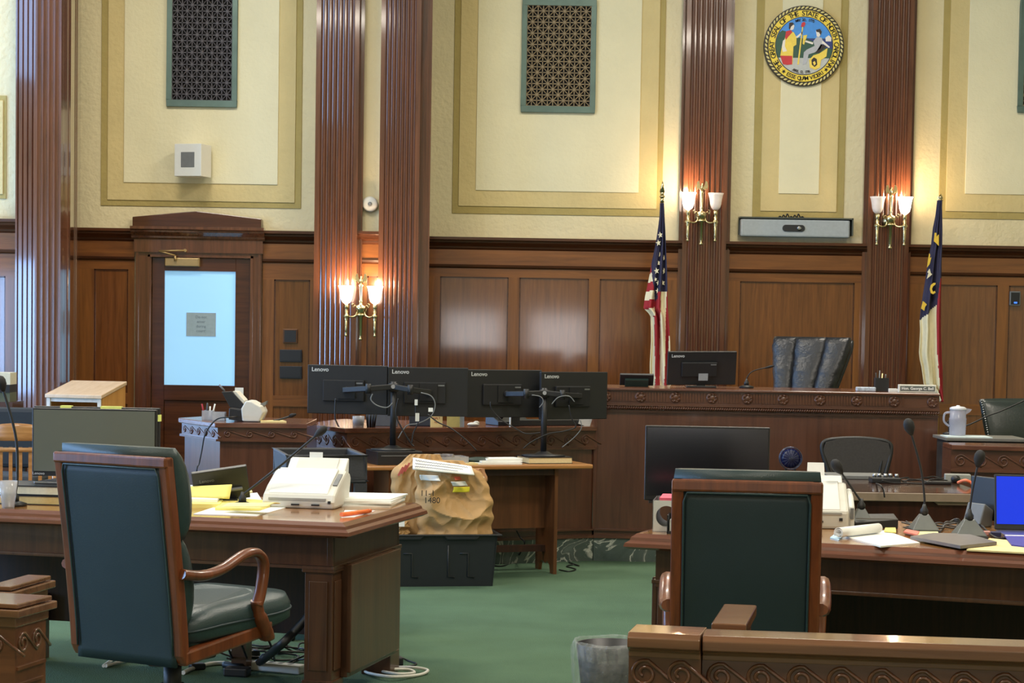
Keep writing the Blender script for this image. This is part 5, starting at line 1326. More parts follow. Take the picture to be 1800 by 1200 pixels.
# bow-back wooden chair
def wchair(loc, rz):
    t = thing('wooden_armchair', 'light wooden slat back armchair at the left edge under the gooseneck microphone', 'chair', loc, rz)
    W_ = wood('honey_wood', (150, 100, 52), (190, 140, 86), .3, 'X', 6, .3)
    build('seat', MB().box(-.23, .23, -.24, .20, .42, .45), W_, t, bevel=.01)
    tr = MB().grid(lambda s, q: ((s - .5) * .50, .20 - .10 * (2 * s - 1) ** 2 * -1 - .02, .80 + .11 * q - .05 * q * (2 * s - 1) ** 2), 16, 4)
    build('top_rail', tr, W_, t, solid=.02)
    build('mid_rail', MB().tube(bez([(-.25, .22, .74), (0, .17, .745), (.25, .22, .74)], 8), .014, 8), W_, t)
    for k in range(8): x_ = -.21 + .06 * k; build('slat', MB().cbox((x_, .19 + .5 * x_ * x_, .60), (.022, .012, .32)), W_, t)
    for s in (-1, 1):
        for y_ in (-.2, .17): build('leg', MB().cyl((s * .19, y_, .42), (s * .22, y_ * 1.1, 0), .018, .014, 10), W_, t)
        build('armrest', MB().tube(bez([(s * .25, .2, .70), (s * .28, 0, .68), (s * .27, -.18, .67)], 6), .02, 8), W_, t)
        build('arm_post', MB().cyl((s * .26, -.14, .43), (s * .27, -.16, .67), .014, n=8), W_, t)
    return t
p = P(22, 760, 12.6); wchair((p.x, 12.6, 0), math.radians(8))
p = P(30, 735, 14.2)
t = thing('dark_office_chair', 'dark padded chair back behind the wooden armchair at the left edge', 'chair', (p.x, 14.3, 0))
zt2 = Z(30, 717, 14.2)
build('backrest', MB().box(-.19, .21, -.05, .04, zt2 - .42, zt2), mat('dark_fabric', (38, 42, 46), .8), t, bevel=.03)
build('seat', MB().box(-.22, .22, -.45, .0, .42, .5), mat('dark_fabric', (38, 42, 46), .8), t, bevel=.03)
build('column', MB().cyl((0, -.2, .06), (0, -.2, .42), .03), M_BLACK, t); build('back_post', MB().box(-.03, .03, .0, .04, .4, zt2 - .3).box(-.03, .03, -.2, .02, .4, .43), M_BLACK, t)
bs = MB()
for k in range(5): q = 2 * math.pi * k / 5; bs.tube([(0, -.2, .08), (.26 * math.cos(q), -.2 + .26 * math.sin(q), .02)], [.025, .018], 8)
build('star_base', bs, M_BLACK, t)
p = P(12, 700, 15.6)
t = thing('side_cabinet', 'dark wooden stand with boxes at the left edge in front of the wainscot', 'stand', (p.x - .12, 15.6, 0))
zq = Z(12, 706, 15.5)
build('body', MB().box(-.25, .20, -.15, .2, 0, zq), W_DARK, t)
world_single('cardboard_box', 'brown topped white box uppermost on the dark stand at the left edge', 'box', MB().box(p.x - .2, p.x + .05, 15.5, 15.7, zq + .13, zq + .22), mat('box_cream', (208, 200, 176), .7))
world_single('dark_binder', 'dark binder under the white box at the left edge', 'binder', MB().box(p.x - .2, p.x + .05, 15.48, 15.7, zq + .07, zq + .13), M_BLACKM)
world_single('green_box', 'dull green box lowest on the stand at the left edge', 'box', MB().box(p.x - .2, p.x + .05, 15.49, 15.7, zq, zq + .07), mat('dull_green', (84, 88, 66), .7))
# ------------------------------------------------------------------ counsel tables
ZT = .76
def sides_profile(mb, L, D, z, side, mi):  # stepped edge moulding
    pass
def counsel_table(name, label, origin, yaw, x0, x1, D, legs_x, panel_right=False, modesty=(.15, .55), panel_left=False):
    """origin: near corner of the inner top; local x along the front edge, y away from the viewer"""
    t = thing(name, label, 'table', origin, yaw)
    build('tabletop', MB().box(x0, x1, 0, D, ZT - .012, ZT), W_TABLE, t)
    prof = [(0, ZT), (-.012, ZT + .0), (-.03, ZT - .014), (-.034, ZT - .026), (-.05, ZT - .036), (-.054, ZT - .05), (-.035, ZT - .06), (0, ZT - .06)]
    # mitred border round the top
    e = MB(); ring = [(x0, 0, -1, -1), (x1, 0, 1, -1), (x1, D, 1, 1), (x0, D, -1, 1)]
    loops = []
    for (px, py, sx_, sy_) in ring: loops.append([(px + sx_ * -o_, py + sy_ * -o_, z_) for o_, z_ in prof])
    n = len(prof)
    vs = [p for l in loops for p in l]; fs = []
    for i in range(4):
        for k in range(n):
            a_, b_ = i * n, ((i + 1) % 4) * n; fs.append((a_ + k, a_ + (k + 1) % n, b_ + (k + 1) % n, b_ + k))
    e.add(vs, fs); build('edge_moulding', e, W_EDGE, t)
    ap = MB(); i_ = .05
    ap.box(x0 + i_, x1 - i_, i_, i_ + .025, ZT - .19, ZT - .05); ap.box(x0 + i_, x1 - i_, D - i_ - .025, D - i_, ZT - .19, ZT - .05)
    ap.box(x0 + i_, x0 + i_ + .025, i_, D - i_, ZT - .19, ZT - .05); ap.box(x1 - i_ - .025, x1 - i_, i_, D - i_, ZT - .19, ZT - .05)
    ap.box(x0 + i_ - .012, x1 - i_ + .012, i_ - .012, i_, ZT - .20, ZT - .185); ap.box(x1 - i_, x1 - i_ + .012, i_ - .012, D - i_ + .012, ZT - .20, ZT - .185); ap.box(x0 + i_ - .012, x0 + i_, i_ - .012, D - i_ + .012, ZT - .20, ZT - .185)
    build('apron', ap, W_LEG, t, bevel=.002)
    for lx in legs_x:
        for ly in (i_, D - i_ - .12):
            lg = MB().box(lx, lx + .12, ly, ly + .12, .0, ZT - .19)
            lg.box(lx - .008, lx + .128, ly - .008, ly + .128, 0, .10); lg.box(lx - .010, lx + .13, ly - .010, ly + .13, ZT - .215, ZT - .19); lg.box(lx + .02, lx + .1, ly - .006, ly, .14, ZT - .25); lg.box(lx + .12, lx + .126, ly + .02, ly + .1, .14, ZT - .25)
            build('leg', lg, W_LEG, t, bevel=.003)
    for on, px in ((panel_right, x1 - i_), (panel_left, x0 + i_)):
        if on:
            s = -1 if px > 0 else 1
            q = MB(); xa_, xb_ = sorted((px, px + s * .03)); xc_, xd_ = sorted((px + s * .002, px + s * .045))
            q.box(xc_ if s > 0 else px - .045, xd_ if s > 0 else px - .02, .16, D - .16, .12, ZT - .19)
            q.box(xa_, xb_, .16, .20, .10, ZT - .19); q.box(xa_, xb_, D - .20, D - .16, .10, ZT - .19); q.box(xa_, xb_, .2, D - .2, .10, .18); q.box(xa_, xb_, .2, D - .2, ZT - .27, ZT - .19)
            build('end_panel', q, W_LEG, t, bevel=.003)
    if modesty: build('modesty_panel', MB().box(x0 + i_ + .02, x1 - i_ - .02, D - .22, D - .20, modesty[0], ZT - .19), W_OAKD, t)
    return t
A0 = G(599, 918, ZT); yawL = math.radians(-14.2)
DLT = 1.0
tl = counsel_table('counsel_table', 'long wooden counsel table at the left covered with papers and a scanner', (A0.x, A0.y, 0), yawL, -2.5, 0, DLT, (-.17, -2.4), panel_right=True, modesty=(.17, .55))
ML = TR(A0.x, A0.y, 0) @ RZ(yawL)
# middle legs seen under the table
for lx in (-1.15, -1.75, -.75):
    build('leg', MB().box(lx, lx + .07, DLT - .30, DLT - .23, 0, .3), W_LEG, tl)
B0 = G(1126, 937, ZT); B1 = G(1800, 972, ZT)
yawR = math.atan2(B1.y - B0.y, B1.x - B0.x)
tr_ = counsel_table('counsel_table', 'wooden counsel table at the right with three gooseneck microphones and a laptop', (B0.x, B0.y, 0), yawR, 0, 2.5, 1.05, (.06, 2.3), panel_left=True, modesty=(.12, .5))
def tab(u, v): return G(u, v, ZT)

# ------------------------------------------------------------------ high back chairs
def judge_chair(label, loc, rz, w=.50, H=1.08, zb=.36):
    t = thing('high_back_chair', label, 'chair', loc, rz)
    hw_ = w / 2; d = .25
    def by(z): return -d - .02 - .10 * max(0, (z - zb) / (H - zb)) ** 1.2
    fw_ = .040
    # wooden frame of the back, open rectangle following the recline
    zs = [zb + (H - zb) * k / 10 for k in range(11)]
    for s in (-1, 1):
        rings = []
        for z in zs:
            x0_, x1_ = (hw_ - fw_, hw_) if s > 0 else (-hw_, -hw_ + fw_)
            y_ = by(z); rings.append([(x0_, y_ - .0, z), (x1_, y_ - .0, z), (x1_, y_ + .045, z), (x0_, y_ + .045, z)])
        rings.insert(0, [(p_[0], p_[1] + .02, zb - .035) for p_ in rings[0]])
        build('back_stile', MB().loft(rings, 0, False), W_CHAIR, t, bevel=.008)
    build('top_rail', MB().hexa([(-hw_, by(H) + .0, H - fw_), (hw_, by(H), H - fw_), (hw_, by(H) + .045, H - fw_), (-hw_, by(H) + .045, H - fw_)], [(-hw_, by(H), H), (hw_, by(H), H), (hw_, by(H) + .045, H), (-hw_, by(H) + .045, H)]), W_CHAIR, t, bevel=.008)
    g_ = MB().grid(lambda s, q: (-hw_ + fw_ * .85 + (w - fw_ * 1.7) * s, by(zb - .04 + (H - fw_ * .8 - zb + .04) * q) + .012 - .008 * (math.sin(math.pi * min(max(s, 0), 1)) * math.sin(math.pi * q)) ** .3, zb - .045 + (H - fw_ * .8 - zb + .045) * q), 20, 20)
    bp_ = build('back_panel', g_, M_LEATHP, t, solid=.012)
    pp_ = bez([(-hw_ + fw_, by(zb) - .004, zb - .03), (-hw_ + fw_, by(H - fw_) - .004, H - fw_ - .004), (hw_ - fw_, by(H - fw_) - .004, H - fw_ - .004), (hw_ - fw_, by(zb) - .004, zb - .03)], 1)
    build('piping', MB().tube([(-hw_ + fw_, by(z) - .003, z) for z in zs[:-1]] + [(-hw_ + fw_ + .01, by(H - fw_) - .003, H - fw_ - .003), (hw_ - fw_ - .01, by(H - fw_) - .003, H - fw_ - .003)] + [(hw_ - fw_, by(z) - .003, z) for z in zs[:-1][::-1]], .004, 6), M_LEATHG, bp_)
    # front cushions
    def cushion(z0, z1, th, nm, grow=.0):
        rings = []
        for k in range(11):
            q = k / 10; z = z0 + (z1 - z0) * q; e = max(.05, math.sin(math.pi * q)) ** .28; yb_ = by(z) + .045
            hx_ = hw_ - .012 + grow
            rings.append([(hx_ * c_ * (.93 + .07 * e), yb_ + th * e * y_, z) for c_, y_ in ((-1, .0), (-1, .55), (-.94, .85), (-.8, .98), (-.4, 1.02), (0, 1.04), (.4, 1.02), (.8, .98), (.94, .85), (1, .55), (1, .0))])
        return build(nm, MB().loft(rings, 0, True), M_LEATHG, t)
    cushion(H - .30, H + .030, .115, 'head_cushion', .012); cushion(zb + .10, H - .29, .095, 'back_cushion')
    # seat
    sb = MB(); rings = []
    for k_, z_ in ((.90, .395), (1, .415), (1.0, .47), (.95, .505), (.6, .515)):
        rings.append([((hw_ + .0) * k_ * math.copysign(abs(math.cos(a_)) ** .35, math.cos(a_)), -d + .035 + .34 + (.335) * k_ * math.copysign(abs(math.sin(a_)) ** .35, math.sin(a_)), z_ + .02 * math.sin(a_)) for a_ in [2 * math.pi * q / 32 for q in range(32)]])
    sb.loft(rings); sc_ = build('seat_cushion', sb, M_LEATHG, t)
    pr_ = [(hw_ * 1.005 * math.copysign(abs(math.cos(a_)) ** .35, math.cos(a_)), -d + .375 + .337 * math.copysign(abs(math.sin(a_)) ** .35, math.sin(a_)), .45 + .02 * math.sin(a_)) for a_ in [2 * math.pi * q / 48 for q in range(48)]]
    build('seat_piping', MB().tube(pr_, .005, 6, closed=True, caps=False), M_LEATHP, sc_)
    for s in (-1, 1):
        x_ = s * (hw_ - .02)
        build('seat_rail', MB().hexa([(x_ - .022, -d - .0, .32), (x_ + .022, -d - .0, .32), (x_ + .022, d + .02, .375), (x_ - .022, d + .02, .375)][::1], [(x_ - .022, -d, .375), (x_ + .022, -d, .375), (x_ + .022, d + .02, .43), (x_ - .022, d + .02, .43)]), W_CHAIR, t, bevel=.01)
        xa_ = s * (hw_ + .002)
        pts = bez([(xa_, -d - .035, .66), (xa_ + s * .012, -d + .07, .645), (xa_ + s * .02, -d + .18, .66), (xa_ + s * .022, -d + .30, .70), (xa_ + s * .02, -d + .385, .70), (xa_ + s * .018, -d + .43, .655), (xa_ + s * .015, -d + .42, .56), (xa_ + s * .012, -d + .40, .50)], 6)
        build('armrest', MB().tube(pts, [.027] * 8 + [.025] * (len(pts) - 8), 10, flat=.75), W_CHAIR, t)
        build('arm_bracket', MB().tube(bez([(xa_ + s * .01, -d + .40, .52), (xa_ + s * .008, -d + .42, .46), (xa_ + s * .004, -d + .46, .40), (xa_, -d + .48, .365)], 5), [.026] * 5 + [.034] * 5 + [.036] * 5 + [.02], 10, flat=.7), W_CHAIR, t)
    build('front_rail', MB().box(-hw_ + .04, hw_ - .04, d - .02, d + .01, .37, .42), W_CHAIR, t, bevel=.006)
    build('mechanism', MB().box(-.11, .11, -.13, .13, .29, .385), M_BLACK, t, bevel=.01)
    build('column', MB().cyl((0, 0, .10), (0, 0, .30), .034, n=20).cyl((0, 0, .09), (0, 0, .20), .045, n=20), M_BLACK, t)
    for k in range(5):
        a_ = 2 * math.pi * k / 5 + .3
        ba_ = build('base_arm', MB().tube(bez([(0, 0, .13), (.15 * math.cos(a_), .15 * math.sin(a_), .125), (.31 * math.cos(a_), .31 * math.sin(a_), .075)], 5), .026, 8), W_CHAIR, t)
        build('caster', MB().cyl((.31 * math.cos(a_) - .02, .31 * math.sin(a_), .03), (.31 * math.cos(a_) + .02, .31 * math.sin(a_), .03), .03, n=14), M_BLACK, ba_)
    return t
judge_chair('green leather high back chair at the left, turned right with its armrest showing', (-1.265, 7.66, 0), math.radians(-30), w=.53)
judge_chair('green leather high back chair at the right, seen squarely from behind', (.80, 6.93, 0), math.radians(-6.5), w=.485)

# ------------------------------------------------------------------ on the left table
def flat_monitor(name, label, uL, uR, vT, vB, Y, mtl, yawd, zbase, logo=None):
    w_ = (uR - uL) / (F / Y); h_ = (vB - vT) / (F / Y); c = P((uL + uR) / 2, (vT + vB) / 2, Y)
    t = thing(name, label, 'monitor', (c.x, Y, zbase), math.radians(yawd)); cz_ = c.z - zbase
    build('casing', MB().box(-w_ / 2, w_ / 2, -.008, .02, cz_ - h_ / 2, cz_ + h_ / 2), M_BLACK, t, bevel=.004)
    build('screen', MB().box(-w_ / 2 + .008, w_ / 2 - .008, -.011, -.008, cz_ - h_ / 2 + .022, cz_ + h_ / 2 - .008), mtl, t)
    return t, w_, h_, cz_
bkz = ZT
q = P(150, 880, 9.05)
bookp = Vector((P(40, 880, 9.0).x + .12, 8.95, ZT))
for k, (lb, c_) in enumerate((('lower', (214, 190, 128)), ('upper', (226, 218, 188)))):
    t = thing('hardcover_book', lb + ' of the two thick books under the left monitor', 'book', (bookp.x, bookp.y, ZT + .042 * k), yawL + .1 + .02 * k)
    build('pages', MB().box(-.19, .21, -.13, .13, .004, .036), mat('pages_%d' % k, c_, .8, noise=.05, nscale=90), t); build('cover', MB().box(-.195, .215, -.135, .135, 0, .004).box(-.195, .215, -.135, .135, .036, .041).box(-.195, .215, .13, .135, 0, .041), M_BLACK, t)
zb2 = ZT + .084
M_WALLREFL = mat('screen_wall_reflection', (96, 100, 92), .28, noise=.02, nscale=3, spec=.8)  # reflection of the cream wall painted into the blank screen colour
t, w_, h_, cz_ = flat_monitor('computer_monitor', 'large monitor with a blank screen, olive grey from a painted wall reflection, at the left behind the chair', 55.5, 277, 718, 838, 8.98, M_WALLREFL, -3, zb2)
lettering('logo', 'Lenovo', .018, TR(-w_ / 2 + .03, -.0095, cz_ - h_ / 2 + .011) @ FRONT, M_LOGO, t, depth=.0003)
build('stand', MB().box(-.03, .03, .02, .04, 0.01, cz_).hexa([(-.25, -.07, 0), (-.02, -.09, 0), (.06, .12, 0), (-.2, .12, 0)], [(-.25, -.07, .01), (-.02, -.09, .01), (.06, .12, .012), (-.2, .12, .012)]), M_STEEL, t, bevel=.003)
t, w2, h2, cz2 = flat_monitor('computer_monitor', 'black framed monitor peeking above the screen with the painted reflection, yellow notes on its edge', 58, 282, 715, 828, 9.30, M_BLACKM, -3, ZT)
build('stand', MB().box(-.03, .03, .02, .04, 0, cz2).box(-.1, .1, -.02, .1, 0, .012), M_BLACK, t)
for a_, b_ in ((-.165, -.115), (.02, .115)): build('sticky_note', MB().box(a_, b_, -.014, .022, cz2 + h2 / 2 - .018, cz2 + h2 / 2 + .004), mat('lime_note', (222, 228, 120), .7), t, label='yellow sticky note on the top edge')
build('sticky_note', MB().box(w2 / 2 - .008, w2 / 2 + .003, -.014, .02, cz2 + h2 / 2 - .06, cz2 + h2 / 2 - .03), mat('lime_note', (222, 228, 120), .7), t)
# plastic cup
p = G(4, 896, ZT); t = thing('plastic_cup', 'clear plastic cup at the left edge beside the books', 'cup', (p.x, p.y + .1, ZT))
build('cup', MB().lathe([(.026, 0), (.040, .115), (.038, .115), (.024, .004)], n=24), M_CLR, t)
gooseneck('gooseneck microphone at the left edge in front of the wooden armchair', (G(52, 880, ZT).x, 8.75, ZT), P(3, 676, 8.75), (.03, 0, .02), kind='disc', r=.006)
# monitor seen from behind, tilted
q = P(389, 838, 9.05)
t = thing('small_monitor', 'small black monitor seen from behind, tilted on the left table', 'monitor', (q.x, 9.05, ZT), math.radians(14))
Mq = TR(0, 0, .085) @ Matrix.Rotation(math.radians(20), 4, 'X') @ Matrix.Rotation(math.radians(-9), 4, 'Y')
a = MB(); a.M = Mq; a.box(-.125, .12, -.012, .012, -.08, .075); build('casing', a, M_BLACK, t, bevel=.003)
a = MB(); a.M = Mq; a.box(-.118, .113, .012, .014, -.074, .069); build('screen', a, M_BLACKM, t)
a = MB(); a.M = Mq; a.box(-.06, .09, -.03, -.012, -.03, -.018); build('rear_ridge', a, M_GREY, t, bevel=.004)
lettering('logo', 'Lenovo', .022, Mq @ TR(-.095, -.0125, .03) @ FRONT, M_GREY, t, align='LEFT', depth=.0003)
build('foot', MB().box(-.07, .07, -.04, .08, 0, .02), M_BLACK, t)
# scanners
def scanner(label, loc, rz, w, M=None, feeder=True, paper=False):
    t = thing('document_scanner', label, 'scanner', loc, rz); hw_ = w / 2
    side = [(-.17, 0), (.09, 0), (.13, .12), (.11, .14), (.045, .155), (-.10, .095), (-.16, .06), (-.175, .03)]
    build('body', MB().prismx(side, -hw_, hw_), M_WHITE2, t, bevel=.012)
    build('cover', MB().prismx([(-.155, .066), (-.10, .103), (.035, .163), (.045, .156), (-.10, .092), (-.15, .055)], -hw_ + .025, hw_ - .035), M_WHITE, t, bevel=.004)
    build('feeder_tray', MB().prismx([(.045, .150), (.12, .205), (.128, .20), (.12, .13)], -hw_ + .05, hw_ - .01), M_WHITE, t, bevel=.004)
    build('feeder_recess', MB().prismx([(.052, .160), (.112, .204), (.114, .20), (.056, .157)], -hw_ + .09, hw_ - .05), M_WHITE2, t)
    build('slot', MB().box(-hw_ + .03, hw_ - .04, -.178, -.165, .036, .046), mat('slot_grey', (150, 150, 144), .5), t)
    for x_ in (-.03, .06): build('latch', MB().box(x_, x_ + .035, -.181, -.17, .014, .021), M_BLACK, t)
    build('power_button', MB().box(hw_ - .03, hw_ - .018, -.180, -.165, .024, .036), M_INK, t)
    build('control_strip', MB().prismx([(-.10, .101), (.0, .143), (.002, .139), (-.098, .097)], hw_ - .028, hw_ - .008), M_GREY, t)
    return t
p = P(540, 880, 8.97)
t = scanner('white document scanner on the left table beside the paper stack', (p.x, 9.02, ZT), math.radians(-9), .325)
lb_ = P(540, 806, 9.15) - Vector(t.location)
build('label_card', MB().cbox((.0, .13, .215), (.06, .003, .025)), M_PAPER, t)
gooseneck('gooseneck microphone arching right between the tilted monitor and the scanner', (G(452, 873, ZT).x, 8.9, ZT), P(562, 760, 8.9), (.02, 0, .012), kind='disc', r=.0055, head=.017)
# papers
n_ = 0
def lay(name, label, cat, cs_, th, mt_, lift, **k): return sheet(name, label, cat, cs_, ZT, th, mt_, lift=lift, **k)
lay('legal_pad', 'thick yellow legal pad lowest under the white sheets beside the chair', 'pad', [(296, 892), (386, 893), (410, 862), (300, 858)], .018, M_YELLOW, 0)
lay('paper_sheet', 'white printed sheet on top of the thick yellow pad beside the chair', 'paper', [(306, 888), (382, 890), (402, 862), (302, 864)], .012, M_PAPER, .0185)
q = P(352, 858, 8.93)
t = thing('legal_pad', 'yellow legal pad page curling up behind the white sheet by the chair', 'pad', (q.x, 8.95, ZT + .03), yawL)
build('page', MB().grid(lambda s, q_: (-.115 + .24 * s, .02 + .03 * q_, .0 + .055 * q_ * (.75 + .35 * s)), 10, 5), M_YELLOW, t, solid=.004)
lay('paper_sheet', 'large white sheet under the open yellow pad near the table edge', 'paper', [(340, 904), (452, 907), (515, 889), (440, 880), (395, 886)], .003, M_PAPER, 0)
lay('legal_pad', 'curled yellow pad lying open on the white sheet in front of the scanner', 'pad', [(378, 898), (455, 899), (492, 886), (400, 879)], .010, M_YELLOW, .004)
q = P(432, 888, 8.5)
t = thing('legal_pad', 'folded yellow page arching over the open pad in front of the scanner', 'pad', (q.x, 8.58, ZT + .016), yawL - .15)
build('page', MB().grid(lambda s, q_: (-.10 + .22 * s, -.05 + .11 * q_, .022 * math.sin(math.pi * (.15 + .6 * q_)) + .012 * s), 10, 6), mat('pale_yellow', (240, 226, 150), .8), t, solid=.003)
lay('paper_sheet', 'white sheet between the yellow pads and the microphone foot', 'paper', [(402, 878), (462, 884), (452, 868), (410, 872)], .006, M_PAPER, .001)
lay('manila_folder', 'cream folder tip behind the papers next to the microphone foot', 'folder', [(404, 874), (444, 868), (440, 862), (404, 866)], .010, M_MANILA, .001)
rg = random.Random(8)
for k in range(5):
    j = [rg.uniform(-3, 3) for _ in range(8)]
    lay('paper_sheet', ('lowest', 'second', 'middle', 'fourth', 'topmost')[k] + ' sheaf of the loose white paper stack at the right end of the left table', 'papers', [(572 + j[0], 889 + j[1] * .3), (688 + j[2], 891 + j[3] * .3), (714 + j[4], 880 + j[5] * .3), (560 + j[6], 876 + j[7] * .3)][::1], .0065, M_PAPER, .0068 * k, group=None)
lay('paper_slip', 'white and pink paper slip under the orange marker', 'paper', [(600, 910), (622, 909), (660, 898), (606, 897)], .002, mat('pink_white', (232, 214, 214), .8, noise=.06), 0)
p0, p1 = G(600, 904, ZT + .012), G(647, 898, ZT + .012)
t = thing('marker_pen', 'orange highlighter on a paper slip near the table corner', 'marker', ((p0.x + p1.x) / 2, (p0.y + p1.y) / 2, ZT + .002))
o_ = Vector(t.location); build('barrel', MB().tube([p0 - o_, p1 - o_], [.009, .009], 12, flat=1), mat('marker_orange', (240, 118, 52), .45), t); d_ = (p1 - p0).normalized(); build('cap', MB().tube([p1 - o_ - d_ * .005, p1 - o_ + d_ * .02], [.0095, .007], 12), mat('marker_orange_dark', (214, 96, 40), .45), t)

# ------------------------------------------------------------------ on the right table
Yt2 = 8.72
t, w_, h_, cz_ = flat_monitor('computer_monitor', 'large black blank screen behind the right high back chair', 1133.5, 1352, 749, 881, Yt2, mat('dark_glossy_screen', (24, 24, 29), .16, spec=.6), -2, ZT)
build('stand', MB().box(-.04, .04, .02, .04, 0, cz_).box(-.13, .13, -.05, .12, 0, .014).box(-w_ / 2 + .02, -w_ / 2 + .06, -.006, .02, cz_ - h_ / 2 - .012, cz_ - h_ / 2), M_BLACK, t)
p = G(1168, 938, ZT)
t = thing('magazine_file', 'silver metal file holder with round cut outs and a pink folder on top', 'file holder', (p.x + .03, p.y + .20, ZT), math.radians(-8))
def ring_plate(mb, w0, w1, h, cx, cz, r, y0, y1):
    pts = []; n = 28
    inner = [(cx + r * math.cos(2 * math.pi * k / n), cz + r * math.sin(2 * math.pi * k / n)) for k in range(n)]
    outer = []
    for k in range(n):
        a_ = 2 * math.pi * k / n; dx, dz = math.cos(a_), math.sin(a_); s_ = 9
        for (lim, comp, c_) in ((w1, dx, cx), (w0, dx, cx), (h, dz, cz), (0, dz, cz)):
            if abs(comp) > 1e-6:
                q_ = (lim - c_) / comp
                if q_ > 0: s_ = min(s_, q_)
        outer.append((cx + dx * s_, cz + dz * s_))
    vs = [(x, y0, z) for x, z in inner] + [(x, y0, z) for x, z in outer] + [(x, y1, z) for x, z in inner] + [(x, y1, z) for x, z in outer]; fs = []
    for k in range(n):
        k2 = (k + 1) % n; fs += [(k, k2, n + k2, n + k), (2 * n + k, 3 * n + k, 3 * n + k2, 2 * n + k2), (k, 2 * n + k, 2 * n + k2, k2), (n + k, n + k2, 3 * n + k2, 3 * n + k)]
    mb.add(vs, fs)
hb = .125; a = MB(); ring_plate(a, -.055, .07, hb, .0, .062, .042, -.13, -.126); build('front_plate', a, M_WHITE2, t)
a = MB(); ring_plate(a, -.055, .07, hb, .0, .062, .042, .10, .104); a.box(-.055, -.052, -.13, .10, 0, hb); a.box(-.055, .07, -.13, .10, 0, .003); build('shell', a, M_STEEL, t)
build('pink_folder', MB().box(-.03, .10, -.12, .09, hb - .004, hb + .010), mat('pink_card', (226, 92, 112), .7), t, label='pink folder lying on top')
rg = random.Random(1)
cl_ = MB().cbox((.055, -.10, .06), (.05, .05, .10), 0, Matrix.Rotation(.3, 3, 'Y')).cbox((.03, -.05, .05), (.02, .08, .09)).cbox((.05, .0, .05), (.03, .09, .08), 0, Matrix.Rotation(-.3, 3, 'Y'))
build('contents', cl_, mat('silver_papers', (178, 184, 188), .35, noise=.3, nscale=50), t)
t = thing('black_box', 'small black rimmed tray with papers in front of the metal file holder', 'tray', (p.x + .075, p.y + .035, ZT), math.radians(-8))
build('tray', MB().box(-.06, .08, -.05, .05, 0, .012).box(-.06, -.055, -.05, .05, 0, .075).box(-.06, .08, .045, .05, 0, .075), M_BLACK, t); build('papers', MB().box(-.05, .08, -.045, .045, .012, .055), mat('crumpled_silver', (196, 200, 200), .4, noise=.25, nscale=40), t)
# scanner on the right table, seen from the front
p = P(1440, 922, 8.35)
t = thing('document_scanner', 'tall white document scanner right of the right high back chair', 'scanner', (p.x, 8.45, ZT), math.radians(-4))
s_ = 3600 / 8.3
build('body', MB().prismx([(-.13, 0), (.11, 0), (.12, .12), (.10, .175), (.03, .18), (-.07, .11), (-.13, .075)], -.155, .125), M_WHITE2, t, bevel=.012)
build('cover', MB().prismx([(-.125, .08), (-.07, .118), (.03, .188), (.04, .182), (-.06, .108), (-.12, .07)], -.14, .09), M_WHITE, t, bevel=.004)
build('side_cheek', MB().prismx([(-.10, 0), (.10, 0), (.10, .13), (.06, .155), (-.04, .13), (-.10, .09)], .125, .15), M_WHITE, t, bevel=.01)
build('feeder_tray', MB().prismx([(.03, .17), (.09, .205), (.10, .2), (.10, .15)], -.14, .11), M_WHITE, t, bevel=.004)
build('paper_guide', MB().hexa([(-.035, .08, .19), (.04, .08, .19), (.04, .086, .19), (-.035, .086, .19)], [(-.03, .115, .255), (.038, .115, .255), (.038, .121, .255), (-.03, .121, .255)]), M_WHITE, t)
build('slot', MB().box(-.14, .095, -.137, -.125, .06, .068), mat('slot_grey', (150, 150, 144), .5), t); build('latch', MB().box(-.14, .02, -.136, -.12, .026, .034), M_BLACK, t); build('power_button', MB().box(.085, .098, -.137, -.125, .034, .046), M_INK, t)
build('control_strip', MB().box(.132, .146, -.106, -.098, .04, .085), M_GREY, t)
def mic(label, ub, vb, uh, vh, bow, Y, bw=.06):
    g_ = G(ub, vb, ZT); return gooseneck(label, (g_.x, g_.y + .04, ZT), P(uh, vh, g_.y + .04), bow, bw=bw, bd=.12)
mic('gooseneck microphone leaning left in front of the tall white scanner', 1516, 926, 1473, 822, (0, 0, 0), 8.4, .05)
mic('tallest gooseneck microphone of the three in front of the reporter desk', 1627, 937, 1599, 752, (.015, 0, 0), 8.2, .058)
mic('gooseneck microphone nearest the laptop leaning right', 1707, 947, 1721, 808, (-.004, 0, 0), 8.1, .065)
p = G(1545, 929, ZT); t = thing('docking_box', 'flat black wedge box between the scanner and the tall microphone', 'box', (p.x, p.y + .08, ZT), math.radians(-3))
build('casing', MB().hexa([(-.09, -.06, 0), (.085, -.06, 0), (.085, .08, 0), (-.09, .08, 0)], [(-.09, -.06, .022), (.085, -.06, .038), (.085, .08, .05), (-.09, .08, .045)]), M_BLACK, t, bevel=.003)
build('edge', MB().box(-.088, .083, -.062, -.058, .036, .041), M_GREY, t)
